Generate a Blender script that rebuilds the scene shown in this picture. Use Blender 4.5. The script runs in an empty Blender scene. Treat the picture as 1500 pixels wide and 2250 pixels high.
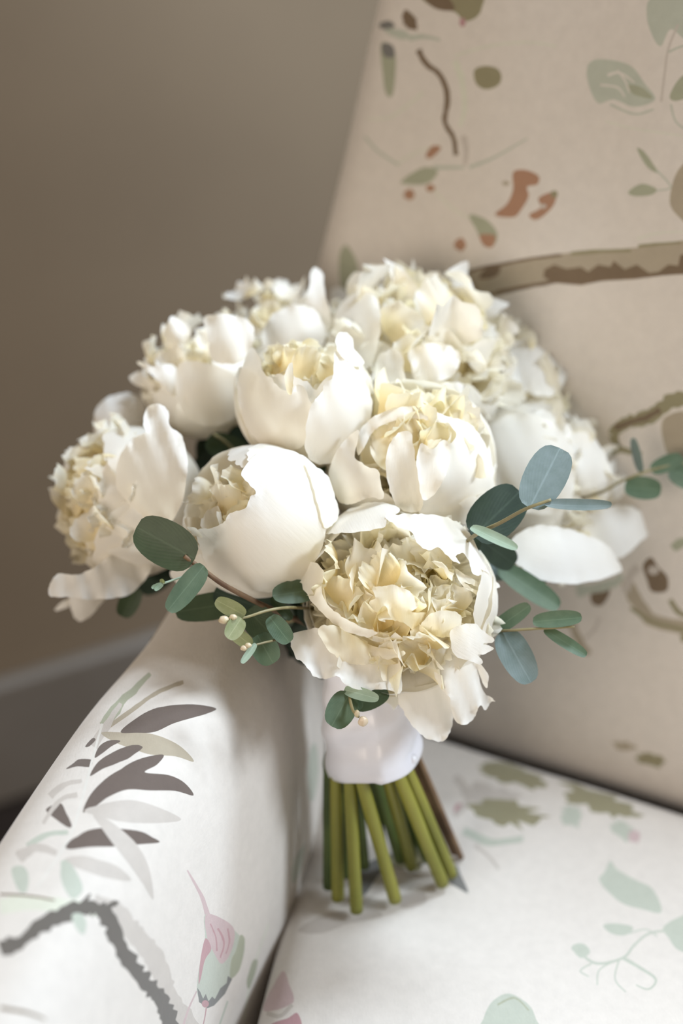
import bpy, math, random
import numpy as np
from mathutils import Vector, Matrix, noise
from mathutils.bvhtree import BVHTree
from mathutils.geometry import delaunay_2d_cdt

S = bpy.context.scene
COL = S.collection
R = math.radians
# ------------------------------------------------------------------ camera
W_PX, H_PX = 1500, 2250
CAM_Z = 1.02
PITCH = 30.0
FPX = 50.0 / 24.0 * W_PX
cd = bpy.data.cameras.new('camera'); cam = bpy.data.objects.new('camera', cd); COL.objects.link(cam)
cd.sensor_fit = 'HORIZONTAL'; cd.sensor_width = 24.0; cd.lens = 50.0
cd.clip_start = 0.02
cam.location = (0, 0, CAM_Z)
cam.rotation_euler = (R(90 - PITCH), 0, 0)
cd.dof.use_dof = True; cd.dof.focus_distance = 0.695; cd.dof.aperture_fstop = 2.7
S.camera = cam
# ------------------------------------------------------------------ world, light, exposure
wd = bpy.data.worlds.new('world'); S.world = wd; wd.use_nodes = True
wb = wd.node_tree.nodes['Background']; wb.inputs['Color'].default_value = (0.93, 0.81, 0.68, 1); wb.inputs['Strength'].default_value = 0.24
def area(name, loc, target, sx, sy, power, col):
    l = bpy.data.lights.new(name, 'AREA'); l.shape = 'RECTANGLE'; l.size = sx; l.size_y = sy; l.energy = power; l.color = col
    o = bpy.data.objects.new(name, l); COL.objects.link(o); o.location = loc
    o.rotation_euler = (Vector(target) - Vector(loc)).to_track_quat('-Z', 'Y').to_euler()
    return o
area('window_light', (0.56, 1.02, 1.90), (0.0, 0.62, 0.58), 0.30, 0.30, 24, (0.74, 0.87, 1.0))          # daylight from the right, high
area('side_fill', (1.26, 0.30, 1.44), (0.05, 0.64, 0.62), 0.35, 0.35, 19, (0.80, 0.90, 1.0))      # added cool fill from the right, brightens the right-hand flowers
area('warm_fill', (-1.00, -0.80, 1.08), (0.15, 0.75, 0.75), 0.9, 0.9, 17, (1.0, 0.88, 0.75))               # added warm fill for the chair back, stands in for room ambience
S.view_settings.view_transform = 'Standard'; S.view_settings.look = 'None'
S.view_settings.exposure = 0.08; S.view_settings.gamma = 1.0; S.view_settings.use_curve_mapping = False
S.cycles.use_denoising = True
S.cycles.max_bounces = 12; S.cycles.diffuse_bounces = 10; S.cycles.transmission_bounces = 8

# ------------------------------------------------------------------ pixel <-> place helpers
FW = Vector((0, math.cos(R(PITCH)), -math.sin(R(PITCH)))); UP = Vector((0, math.sin(R(PITCH)), math.cos(R(PITCH)))); RT = Vector((1, 0, 0))
CAM = Vector((0, 0, CAM_Z))
def pt(px, py, z): return CAM + FW * z + RT * ((px - 750) / FPX * z) - UP * ((py - 1125) / FPX * z)
def on_plane(px, py, h):
    d = FW + RT * ((px - 750) / FPX) - UP * ((py - 1125) / FPX)
    return CAM + d * ((h - CAM_Z) / d.z)
def cdir(x, y, z): return (RT * x + UP * y - FW * z).normalized()   # z: towards the viewer
def project(p):
    q = p - CAM; z = q.dot(FW)
    return 750 + q.dot(RT) / z * FPX, 1125 - q.dot(UP) / z * FPX, z

# ------------------------------------------------------------------ materials
def newmat(name):
    m = bpy.data.materials.new(name); m.use_nodes = True; nt = m.node_tree
    for n in list(nt.nodes): nt.nodes.remove(n)
    out = nt.nodes.new('ShaderNodeOutputMaterial')
    return m, nt, out
def node(nt, t, **kw):
    n = nt.nodes.new(t)
    for k, v in kw.items():
        if k in n.inputs: n.inputs[k].default_value = v
        else: setattr(n, k, v)
    return n
def petal_mat(name, tip, base, k0, k1, trans, tcol):
    m, nt, out = newmat(name); L = nt.links.new
    uv = node(nt, 'ShaderNodeUVMap', uv_map='UVMap')
    sep = node(nt, 'ShaderNodeSeparateXYZ'); L(uv.outputs[0], sep.inputs[0])
    mr = node(nt, 'ShaderNodeMapRange', interpolation_type='SMOOTHSTEP'); mr.inputs[1].default_value = k0; mr.inputs[2].default_value = k1
    L(sep.outputs[1], mr.inputs[0])
    info = node(nt, 'ShaderNodeObjectInfo')
    mx = node(nt, 'ShaderNodeMix', data_type='RGBA'); mx.inputs[6].default_value = (*base, 1); mx.inputs[7].default_value = (*tip, 1)
    L(mr.outputs[0], mx.inputs[0])
    # per-petal variation
    hs = node(nt, 'ShaderNodeHueSaturation'); L(mx.outputs[2], hs.inputs['Color'])
    mr2 = node(nt, 'ShaderNodeMapRange'); mr2.inputs[3].default_value = 0.8; mr2.inputs[4].default_value = 1.2; L(info.outputs['Random'], mr2.inputs[0]); L(mr2.outputs[0], hs.inputs['Saturation'])
    # veins : noise stretched along the petal
    mp = node(nt, 'ShaderNodeMapping'); mp.inputs['Scale'].default_value = (7, 1.6, 1); L(uv.outputs[0], mp.inputs[0])
    nz = node(nt, 'ShaderNodeTexNoise', Scale=3.0, Detail=4.0, Roughness=0.6); L(mp.outputs[0], nz.inputs['Vector'])
    bp = node(nt, 'ShaderNodeBump', Strength=0.22, Distance=0.0007); L(nz.outputs[0], bp.inputs['Height'])
    pr = node(nt, 'ShaderNodeBsdfPrincipled', Roughness=0.48); pr.inputs['Specular IOR Level'].default_value = 0.3
    pr.inputs['Sheen Weight'].default_value = 0.15
    L(hs.outputs[0], pr.inputs['Base Color']); L(bp.outputs[0], pr.inputs['Normal'])
    tr = node(nt, 'ShaderNodeBsdfTranslucent'); L(bp.outputs[0], tr.inputs['Normal'])
    mt = node(nt, 'ShaderNodeMix', data_type='RGBA', blend_type='MULTIPLY'); mt.inputs[0].default_value = 1; mt.inputs[7].default_value = (*tcol, 1); L(hs.outputs[0], mt.inputs[6]); L(mt.outputs[2], tr.inputs['Color'])
    ms = node(nt, 'ShaderNodeMixShader'); ms.inputs[0].default_value = trans
    L(pr.outputs[0], ms.inputs[1]); L(tr.outputs[0], ms.inputs[2]); L(ms.outputs[0], out.inputs[0])
    return m
M = {}
M['petal'] = petal_mat('outer_petal', (0.95, 0.94, 0.915), (0.95, 0.915, 0.83), 0.0, 0.6, 0.42, (1.0, 0.95, 0.82))
M['inner'] = petal_mat('inner_petal', (0.97, 0.95, 0.90), (0.98, 0.90, 0.68), 0.15, 0.85, 0.52, (1.0, 0.97, 0.84))
M['heart'] = petal_mat('heart_petal', (0.98, 0.945, 0.83), (0.985, 0.88, 0.60), 0.1, 0.9, 0.55, (1.0, 0.97, 0.80))
def leaf_mat(name, c1, c2, rough, bloom):
    m, nt, out = newmat(name); L = nt.links.new
    tc = node(nt, 'ShaderNodeTexCoord')
    nz = node(nt, 'ShaderNodeTexNoise', Scale=60.0, Detail=6.0, Roughness=0.65); L(tc.outputs['Object'], nz.inputs['Vector'])
    cr = node(nt, 'ShaderNodeValToRGB'); cr.color_ramp.elements[0].position = 0.35; cr.color_ramp.elements[1].position = 0.68
    cr.color_ramp.elements[0].color = (*c1, 1); cr.color_ramp.elements[1].color = (*c2, 1); L(nz.outputs[0], cr.inputs[0])
    uv = node(nt, 'ShaderNodeUVMap', uv_map='UVMap'); sep = node(nt, 'ShaderNodeSeparateXYZ'); L(uv.outputs[0], sep.inputs[0])
    # midrib and side veins
    ab = node(nt, 'ShaderNodeMath', operation='ABSOLUTE'); L(sep.outputs[0], ab.inputs[0])
    mr = node(nt, 'ShaderNodeMapRange'); mr.inputs[1].default_value = 0.02; mr.inputs[2].default_value = 0.07; mr.inputs[3].default_value = 1; mr.inputs[4].default_value = 0; L(ab.outputs[0], mr.inputs[0])
    mx = node(nt, 'ShaderNodeMix', data_type='RGBA'); mx.inputs[7].default_value = (*[min(1, 1.7 * c + 0.03) for c in c2], 1); L(cr.outputs[0], mx.inputs[6])
    ml = node(nt, 'ShaderNodeMath', operation='MULTIPLY'); ml.inputs[1].default_value = 0.28; L(mr.outputs[0], ml.inputs[0]); L(ml.outputs[0], mx.inputs[0])
    sm = node(nt, 'ShaderNodeMath', operation='SUBTRACT'); L(sep.outputs[1], sm.inputs[0]); L(ab.outputs[0], sm.inputs[1])
    wv = node(nt, 'ShaderNodeMath', operation='MULTIPLY'); wv.inputs[1].default_value = 40; L(sm.outputs[0], wv.inputs[0])
    sn = node(nt, 'ShaderNodeMath', operation='SINE'); L(wv.outputs[0], sn.inputs[0])
    ad = node(nt, 'ShaderNodeMath', operation='MULTIPLY_ADD'); ad.inputs[1].default_value = 0.25; L(sn.outputs[0], ad.inputs[0]); L(nz.outputs[0], ad.inputs[2])
    bp = node(nt, 'ShaderNodeBump', Strength=0.12, Distance=0.0004); L(ad.outputs[0], bp.inputs['Height'])
    pr = node(nt, 'ShaderNodeBsdfPrincipled', Roughness=rough); L(mx.outputs[2], pr.inputs['Base Color']); L(bp.outputs[0], pr.inputs['Normal'])
    pr.inputs['Sheen Weight'].default_value = bloom; pr.inputs['Specular IOR Level'].default_value = 0.4
    tr = node(nt, 'ShaderNodeBsdfTranslucent', Color=(c2[0] * 1.4, min(1, c2[1] * 1.7), c2[2] * 0.8, 1))
    ms = node(nt, 'ShaderNodeMixShader'); ms.inputs[0].default_value = 0.15
    L(pr.outputs[0], ms.inputs[1]); L(tr.outputs[0], ms.inputs[2]); L(ms.outputs[0], out.inputs[0])
    return m
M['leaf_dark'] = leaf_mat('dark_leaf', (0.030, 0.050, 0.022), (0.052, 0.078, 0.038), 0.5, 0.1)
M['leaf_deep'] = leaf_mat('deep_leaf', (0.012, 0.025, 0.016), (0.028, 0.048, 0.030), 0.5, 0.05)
M['leaf_mid'] = leaf_mat('mid_leaf', (0.060, 0.100, 0.058), (0.105, 0.150, 0.092), 0.5, 0.2)
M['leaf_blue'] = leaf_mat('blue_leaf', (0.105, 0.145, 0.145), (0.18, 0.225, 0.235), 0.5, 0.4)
M['leaf_pale'] = leaf_mat('pale_leaf', (0.22, 0.30, 0.22), (0.34, 0.42, 0.34), 0.5, 0.3)
M['leaf_olive'] = leaf_mat('olive_leaf', (0.16, 0.19, 0.07), (0.30, 0.30, 0.17), 0.5, 0.2)
def simple(name, c1, c2, scale, rough, bump=0.2, sheen=0.0, stretch=(1, 1, 1), dist=0.001, metal=0.0, trans=0):
    m, nt, out = newmat(name); L = nt.links.new
    tc = node(nt, 'ShaderNodeTexCoord'); mp = node(nt, 'ShaderNodeMapping'); mp.inputs['Scale'].default_value = stretch; L(tc.outputs['Object'], mp.inputs[0])
    nz = node(nt, 'ShaderNodeTexNoise', Scale=scale, Detail=5.0); L(mp.outputs[0], nz.inputs['Vector'])
    cr = node(nt, 'ShaderNodeValToRGB'); cr.color_ramp.elements[0].position = 0.35; cr.color_ramp.elements[1].position = 0.65
    cr.color_ramp.elements[0].color = (*c1, 1); cr.color_ramp.elements[1].color = (*c2, 1); L(nz.outputs[0], cr.inputs[0])
    bp = node(nt, 'ShaderNodeBump', Strength=bump, Distance=dist); L(nz.outputs[0], bp.inputs['Height'])
    pr = node(nt, 'ShaderNodeBsdfPrincipled', Roughness=rough, Metallic=metal); L(cr.outputs[0], pr.inputs['Base Color']); L(bp.outputs[0], pr.inputs['Normal'])
    pr.inputs['Sheen Weight'].default_value = sheen
    L(pr.outputs[0], out.inputs[0]); return m
M['wall'] = simple('wall_paint', (0.20, 0.150, 0.100), (0.215, 0.162, 0.108), 6, 0.9, 0.1)
M['base'] = simple('baseboard_paint', (0.18, 0.155, 0.13), (0.20, 0.175, 0.15), 8, 0.5, 0.05)
M['floor'] = simple('dark_floor_wood', (0.010, 0.006, 0.004), (0.022, 0.013, 0.009), 12, 0.5, 0.3, stretch=(1, 10, 1))
M['stem'] = simple('green_stem', (0.15, 0.155, 0.015), (0.25, 0.24, 0.032), 30, 0.45, 0.1, stretch=(1, 1, .3))
M['stem_dark'] = simple('dark_green_stem', (0.05, 0.08, 0.015), (0.10, 0.14, 0.03), 30, 0.5, 0.1)
M['twig'] = simple('brown_twig', (0.10, 0.05, 0.025), (0.20, 0.12, 0.06), 60, 0.6, 0.3)
M['twig_green'] = simple('olive_twig', (0.16, 0.13, 0.06), (0.30, 0.26, 0.13), 60, 0.5, 0.2)
M['bud'] = simple('pale_bud', (0.45, 0.40, 0.22), (0.62, 0.50, 0.36), 200, 0.35, 0.1)
M['satin'] = simple('white_satin', (0.70, 0.70, 0.76), (0.74, 0.74, 0.80), 40, 0.30, 0.10, sheen=0.5)
M['pearl'] = simple('pearl', (0.66, 0.66, 0.70), (0.72, 0.72, 0.76), 40, 0.12, 0.0)
M['wood'] = simple('dark_wood', (0.05, 0.025, 0.012), (0.10, 0.05, 0.025), 20, 0.4, 0.1, stretch=(1, 1, 8))
def fabric_mat():
    m, nt, out = newmat('printed_linen'); L = nt.links.new
    at = node(nt, 'ShaderNodeAttribute', attribute_name='ink')
    tc = node(nt, 'ShaderNodeTexCoord')
    mpw = node(nt, 'ShaderNodeMapping'); mpw.inputs['Scale'].default_value = (1, .35, 1); mpw.inputs['Rotation'].default_value = (0, 0, .3); L(tc.outputs['Object'], mpw.inputs[0])
    ad = node(nt, 'ShaderNodeTexNoise', Scale=900.0, Detail=2.0); L(mpw.outputs[0], ad.inputs['Vector'])
    nz = node(nt, 'ShaderNodeTexNoise', Scale=140.0, Detail=6.0, Roughness=0.7); L(tc.outputs['Object'], nz.inputs['Vector'])
    mr = node(nt, 'ShaderNodeMapRange'); mr.inputs[1].default_value = 0.3; mr.inputs[2].default_value = 0.7; mr.inputs[3].default_value = 0.95; mr.inputs[4].default_value = 1.04; L(nz.outputs[0], mr.inputs[0])
    mx = node(nt, 'ShaderNodeVectorMath', operation='SCALE'); L(at.outputs['Color'], mx.inputs[0]); L(mr.outputs[0], mx.inputs['Scale'])
    bp = node(nt, 'ShaderNodeBump', Strength=0.35, Distance=0.0004); L(ad.outputs[0], bp.inputs['Height'])
    pr = node(nt, 'ShaderNodeBsdfPrincipled', Roughness=0.85); L(mx.outputs[0], pr.inputs['Base Color']); L(bp.outputs[0], pr.inputs['Normal'])
    pr.inputs['Sheen Weight'].default_value = 0.25
    L(pr.outputs[0], out.inputs[0]); return m
M['fabric'] = fabric_mat()

# ------------------------------------------------------------------ object helpers
def mesh_obj(name, vs, fs, mat, parent=None, smooth=True, uv=None, kind=None, label=None):
    me = bpy.data.meshes.new(name); me.from_pydata([tuple(v) for v in vs], [], fs)
    if mat: me.materials.append(M[mat] if isinstance(mat, str) else mat)
    if smooth: me.polygons.foreach_set('use_smooth', [True] * len(me.polygons))
    if uv is not None:
        ul = me.uv_layers.new(name='UVMap'); idx = np.zeros(len(me.loops), dtype=np.int32); me.loops.foreach_get('vertex_index', idx)
        ul.data.foreach_set('uv', np.asarray(uv, dtype=np.float32)[idx].ravel())
    me.update()
    o = bpy.data.objects.new(name, me); COL.objects.link(o)
    if parent: o.parent = parent
    if kind: o['kind'] = kind
    if label: o['label'] = label
    return o
def thing(name, label, cat, loc=(0, 0, 0)):
    o = bpy.data.objects.new(name, None); COL.objects.link(o); o.location = loc; o.empty_display_size = .05
    o['label'] = label; o['category'] = cat; return o
def catmull(P, n=6, closed=True):
    P = [np.array(p, float) for p in P]; out = []; N = len(P)
    rng = range(N) if closed else range(N - 1)
    for i in rng:
        g = (lambda k: P[k % N]) if closed else (lambda k: P[min(max(k, 0), N - 1)])
        p0, p1, p2, p3 = g(i - 1), g(i), g(i + 1), g(i + 2)
        for k in range(n):
            t = k / n
            out.append(.5 * ((2 * p1) + (-p0 + p2) * t + (2 * p0 - 5 * p1 + 4 * p2 - p3) * t * t + (-p0 + 3 * p1 - 3 * p2 + p3) * t ** 3))
    if not closed: out.append(P[-1])
    return out
def tube_geo(path, radii, n=8, cap=True):
    vs, fs = [], []; path = [Vector(p) for p in path]
    up = Vector((0.31, 0.2, 0.9))
    for i, p in enumerate(path):
        d = (path[min(i + 1, len(path) - 1)] - path[max(i - 1, 0)]).normalized()
        a = d.cross(up).normalized(); b = d.cross(a)
        for k in range(n):
            t = 2 * math.pi * k / n
            vs.append(p + (a * math.cos(t) + b * math.sin(t)) * radii[i])
    for i in range(len(path) - 1):
        for k in range(n):
            fs.append((i * n + k, i * n + (k + 1) % n, (i + 1) * n + (k + 1) % n, (i + 1) * n + k))
    if cap:
        fs.append(tuple(range(n))[::-1]); fs.append(tuple(range((len(path) - 1) * n, len(path) * n)))
    return vs, fs
def tube(name, pts, r0, r1, mat, parent=None, n=8, sub=5, label=None):
    p = catmull(pts, sub, False); m = len(p)
    v, f = tube_geo([Vector(q) for q in p], [r0 + (r1 - r0) * i / (m - 1) for i in range(m)], n)
    return mesh_obj(name, v, f, mat, parent, label=label)
def nz1(x, s): return noise.noise(Vector((x, s * 7.31, s * 1.7)))

# ------------------------------------------------------------------ the room
SEAT = 0.424
def box_obj(name, lo, hi, mat, M4=None, parent=None, kind=None, bev=0.0):
    vs = [Vector((x, y, z)) for x in (lo[0], hi[0]) for y in (lo[1], hi[1]) for z in (lo[2], hi[2])]
    if M4: vs = [M4 @ v for v in vs]
    fs = [(0, 1, 3, 2), (4, 6, 7, 5), (0, 4, 5, 1), (2, 3, 7, 6), (0, 2, 6, 4), (1, 5, 7, 3)]
    o = mesh_obj(name, vs, fs, mat, parent, smooth=False, kind=kind)
    if bev:
        b = o.modifiers.new('bevel', 'BEVEL'); b.width = bev; b.segments = 3
    return o
WALL_M = Matrix.Translation((-0.36, 1.145, 0)) @ Matrix.Rotation(R(30), 4, 'Z')
box_obj('floor', (-3, -3, -0.05), (4, 4, 0.0), 'floor', kind='structure')
box_obj('wall_left', (-2.6, 0.02, 0.0), (3.2, 0.12, 2.6), 'wall', WALL_M, kind='structure')
bb = box_obj('baseboard_left', (-2.6, 0.0, 0.0), (3.2, 0.0195, 0.150), 'base', WALL_M, kind='structure', bev=0.006)

# ------------------------------------------------------------------ printed upholstery
INK = {'base': (0.63, 0.58, 0.53), 'dark': (0.115, 0.085, 0.070), 'taupe': (0.40, 0.345, 0.29), 'lite': (0.49, 0.44, 0.395), 'green': (0.435, 0.455, 0.385),
       'sage': (0.34, 0.35, 0.255), 'olive': (0.26, 0.235, 0.14), 'brown': (0.165, 0.115, 0.07), 'russet': (0.36, 0.20, 0.125), 'mauve': (0.42, 0.24, 0.25),
       'pink': (0.50, 0.375, 0.37), 'tan': (0.37, 0.315, 0.235), 'grey': (0.17, 0.165, 0.155), 'bark': (0.115, 0.100, 0.085), 'fgreen': (0.60, 0.60, 0.50), 'vein': (0.63, 0.60, 0.55)}
def blob(pts, ink, n=5): return ('poly', [tuple(q) for q in catmull(pts, n)], ink)
def oval(cx, cy, a, b, ang, ink, jag=0.0, seed=0):
    o = []
    for k in range(28):
        t = 2 * math.pi * k / 28; r = 1 + jag * nz1(k * .9, seed + 3)
        x, y = a * r * math.cos(t), b * r * math.sin(t); c, s = math.cos(R(ang)), math.sin(R(ang)); o.append((cx + c * x - s * y, cy + s * x + c * y))
    return ('poly', o, ink)
def stroke(pts, w0, w1, ink, jag=0.0, seed=1, n=5):
    P = catmull(pts, n, False); L_, R_ = [], []
    for i, p in enumerate(P):
        d = P[min(i + 1, len(P) - 1)] - P[max(i - 1, 0)]; d = d / (np.linalg.norm(d) + 1e-9); nn = np.array([-d[1], d[0]])
        w = (w0 + (w1 - w0) * i / (len(P) - 1)) / 2
        L_.append(tuple(p + nn * w * (1 + jag * nz1(i * 1.37, seed)))); R_.append(tuple(p - nn * w * (1 + jag * nz1(i * 1.37 + 50, seed))))
    return ('poly', L_ + R_[::-1], ink)
def inside(poly, X, Y):
    poly = np.asarray(poly); x0, y0 = poly[:, 0], poly[:, 1]; x1, y1 = np.roll(x0, -1), np.roll(y0, -1)
    r = np.zeros(len(X), bool)
    for a, b, c, d in zip(x0, y0, x1, y1):
        if b == d: continue
        m = ((b > Y) != (d > Y)) & (X < (c - a) * (Y - b) / (d - b) + a); r ^= m
    return r
def printed(name, P, q0, q1, t0, t1, nq, ntt, motifs, parent=None, extra=(), uvmotifs=()):
    """surface P(q,t) meshed along the outlines of its print, so each ink has an exact edge"""
    qs = np.linspace(q0, q1, nq); ts = np.linspace(t0, t1, ntt)
    gv = [P(q, t) for t in ts for q in qs]
    gf = [(j * nq + i, j * nq + i + 1, (j + 1) * nq + i + 1, (j + 1) * nq + i) for j in range(ntt - 1) for i in range(nq - 1)]
    bvh = BVHTree.FromPolygons(gv, gf)
    def touv(px, py):
        d = (FW + RT * ((px - 750) / FPX) - UP * ((py - 1125) / FPX)).normalized()
        loc, nrm, idx, dist = bvh.ray_cast(CAM, d)
        if loc is None: return None
        j, i = divmod(idx, nq - 1)
        a, b, c = gv[j * nq + i], gv[j * nq + i + 1], gv[(j + 1) * nq + i]
        e1, e2, w = b - a, c - a, loc - a
        d11, d12, d22, w1, w2 = e1.dot(e1), e1.dot(e2), e2.dot(e2), w.dot(e1), w.dot(e2)
        det = d11 * d22 - d12 * d12
        if abs(det) < 1e-18: return None
        u = (d22 * w1 - d12 * w2) / det; v = (d11 * w2 - d12 * w1) / det
        return (qs[i] + u * (qs[1] - qs[0]), ts[j] + v * (ts[1] - ts[0]))
    polys = []
    for (_, pl, ink) in motifs:
        u = [touv(*p) for p in pl]; ok = [p for p in u if p]
        if len(ok) > 3 and len(ok) > .35 * len(u): polys.append((ok, ink))
    n0 = len(polys)
    for (du, dv) in extra:                                        # the pattern repeats on the cloth beyond the part in view
        for (pl, ink) in polys[:n0]:
            q = [(a + du, b + dv) for a, b in pl]
            if not all(q0 < a < q1 and t0 < b < t1 for a, b in q): continue
            pr = [project(P(*p)) for p in q[::3]]
            if any(-30 < x < 1530 and -30 < y < 2280 for x, y, z in pr): continue
            polys.append((q, ink))
    eps = 1e-5
    V = [Vector((q, t)) for t in ts for q in qs]; E = []
    for pl, ink in polys:
        s = len(V); pl = [(min(max(a, q0 + eps), q1 - eps), min(max(b, t0 + eps), t1 - eps)) for a, b in pl]
        V += [Vector(p) for p in pl]; n = len(pl); E += [(s + i, s + (i + 1) % n) for i in range(n)]
    vo, eo, fo, *_ = delaunay_2d_cdt(V, E, [], 0, 1e-6)
    vo = [Vector(v) for v in vo]
    fa = np.array([list(f) for f in fo]); va = np.array([(v.x, v.y) for v in vo]); cen = va[fa].mean(axis=1)
    col = np.tile(np.array([*INK['base'], 1.0]), (len(fa), 1))
    for pl, ink in polys:
        a = np.array(pl); m = np.where((cen[:, 0] > a[:, 0].min()) & (cen[:, 0] < a[:, 0].max()) & (cen[:, 1] > a[:, 1].min()) & (cen[:, 1] < a[:, 1].max()))[0]
        if len(m) == 0: continue
        k = inside(a, cen[m, 0], cen[m, 1]); col[m[k], :3] = INK[ink]
    v3 = [P(v.x, v.y) for v in vo]
    o = mesh_obj(name, v3, [tuple(int(i) for i in f) for f in fa], 'fabric', parent)
    at = o.data.attributes.new('ink', 'FLOAT_COLOR', 'FACE'); at.data.foreach_set('color', col.astype(np.float32).ravel())
    nn = []
    h = 1e-4
    for v in vo:
        a = P(min(v.x + h, q1), v.y) - P(max(v.x - h, q0), v.y); b = P(v.x, min(v.y + h, t1)) - P(v.x, max(v.y - h, t0))
        nn.append(a.cross(b).normalized())
    # face orientation must agree with the analytic normals
    f0 = o.data.polygons[len(o.data.polygons) // 2]
    if f0.normal.dot(nn[f0.vertices[0]]) < 0: nn = [-n for n in nn]
    o.data.normals_split_custom_set_from_vertices([tuple(n) for n in nn])
    return o
extra_n = {}
def roll(q, L, r, side):
    """arc-length q -> (position 0..L, drop): side, quarter roll, flat top, quarter roll, side"""
    a = r * math.pi / 2
    if q < side: return 0.0, r + side - q
    q -= side
    if q < a: t = q / r; return r - r * math.cos(t), r - r * math.sin(t)
    q -= a
    if q < L - 2 * r: return r + q, 0.0
    q -= L - 2 * r
    if q < a: t = q / r; return L - r + r * math.sin(t), r - r * math.cos(t)
    return L, r + q - a
def pad(c00, c10, c01, c11, nrm, r, side, crown, wob=0.0):
    c00, c10, c01, c11 = map(Vector, (c00, c10, c01, c11)); nrm = Vector(nrm).normalized()
    Ls = (c10 - c00).length; Lt = (c01 - c00).length
    def P(q, t):
        x, d1 = roll(q, Ls, r, side); y, d2 = roll(t, Lt, r, side); s, u = x / Ls, y / Lt
        p = (c00 * (1 - s) + c10 * s) * (1 - u) + (c01 * (1 - s) + c11 * s) * u
        cr = crown * (math.sin(math.pi * min(max(s, 0), 1)) * math.sin(math.pi * min(max(u, 0), 1))) ** 0.6
        w = wob * noise.noise(Vector((x * 9, y * 9, 3.1)))
        return p + nrm * (cr + w - max(d1, d2) - 0.35 * min(d1, d2))
    T = lambda L: 2 * side + math.pi * r + L - 2 * r
    return P, T(Ls), T(Lt)
RB = Vector((math.cos(R(-27)), math.sin(R(-27)), 0)); NB = Vector((-math.sin(R(27)), -math.cos(R(27)), 0))
armchair = thing('armchair', 'cream linen armchair printed with brown branches, leaves and russet blossom', 'armchair', (0.15, 0.5, 0))
def adopt(o):
    o.parent = armchair; o.matrix_parent_inverse = Matrix.Translation(-armchair.location); return o

# --- the arm in the foreground
outer = [(-0.215, 0.20), (-0.195, 0.30), (-0.177, 0.40), (-0.158, 0.488), (-0.1356, 0.572), (-0.118, 0.619), (-0.107, 0.652), (-0.092, 0.72), (-0.082, 0.80), (-0.078, 0.875)]
inner = [(-0.120, 0.20), (-0.108, 0.30), (-0.090, 0.40), (-0.078, 0.45), (-0.062, 0.504), (-0.042, 0.56), (-0.024, 0.608), (-0.012, 0.68), (-0.010, 0.78), (-0.012, 0.86)]
def resamp(P, n=60):
    C = catmull(P, 12, False); d = [0]
    for a, b in zip(C, C[1:]): d.append(d[-1] + np.linalg.norm(b - a))
    C = np.array(C); u = np.linspace(0, d[-1], n); return np.stack([np.interp(u, d, C[:, 0]), np.interp(u, d, C[:, 1])], 1)
OA, IA = resamp(outer), resamp(inner)
ARM_E, ARM_C, ARM_L = 0.548, 0.034, 0.70
def arm_P(q, t, OA=OA, IA=IA):
    f = min(max(t / ARM_L, 0), 1) * 59; i = min(int(f), 58); w = f - i
    o = OA[i] * (1 - w) + OA[i + 1] * w; n = IA[i] * (1 - w) + IA[i + 1] * w
    # q : 0..0.12 outer side going up, 0.12..0.32 over the top, 0.32..0.44 inner side going down
    if q < 0.14: return Vector((o[0], o[1], ARM_E - (0.14 - q) * 3.0))
    if q > 0.38: return Vector((n[0], n[1], SEAT - 0.03 - (q - 0.38) * 3.0))
    if q > 0.24:
        ph = (q - 0.24) / 0.14 * math.pi / 2; l = 0.5 + 0.5 * math.sin(ph) ** 0.80
        return Vector((o[0] * (1 - l) + n[0] * l, o[1] * (1 - l) + n[1] * l, SEAT - 0.03 + (ARM_E + ARM_C - SEAT + 0.03) * math.cos(ph) ** 0.62))
    ph = (q - 0.14) / 0.20 * math.pi; c, s = math.cos(ph), math.sin(ph)
    l = 0.5 - 0.5 * math.copysign(abs(c) ** 0.72, c); hh = abs(s) ** 0.80
    bulge = 0.0
    return Vector((o[0] * (1 - l) + n[0] * l, o[1] * (1 - l) + n[1] * l, ARM_E + ARM_C * hh + bulge))
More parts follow.
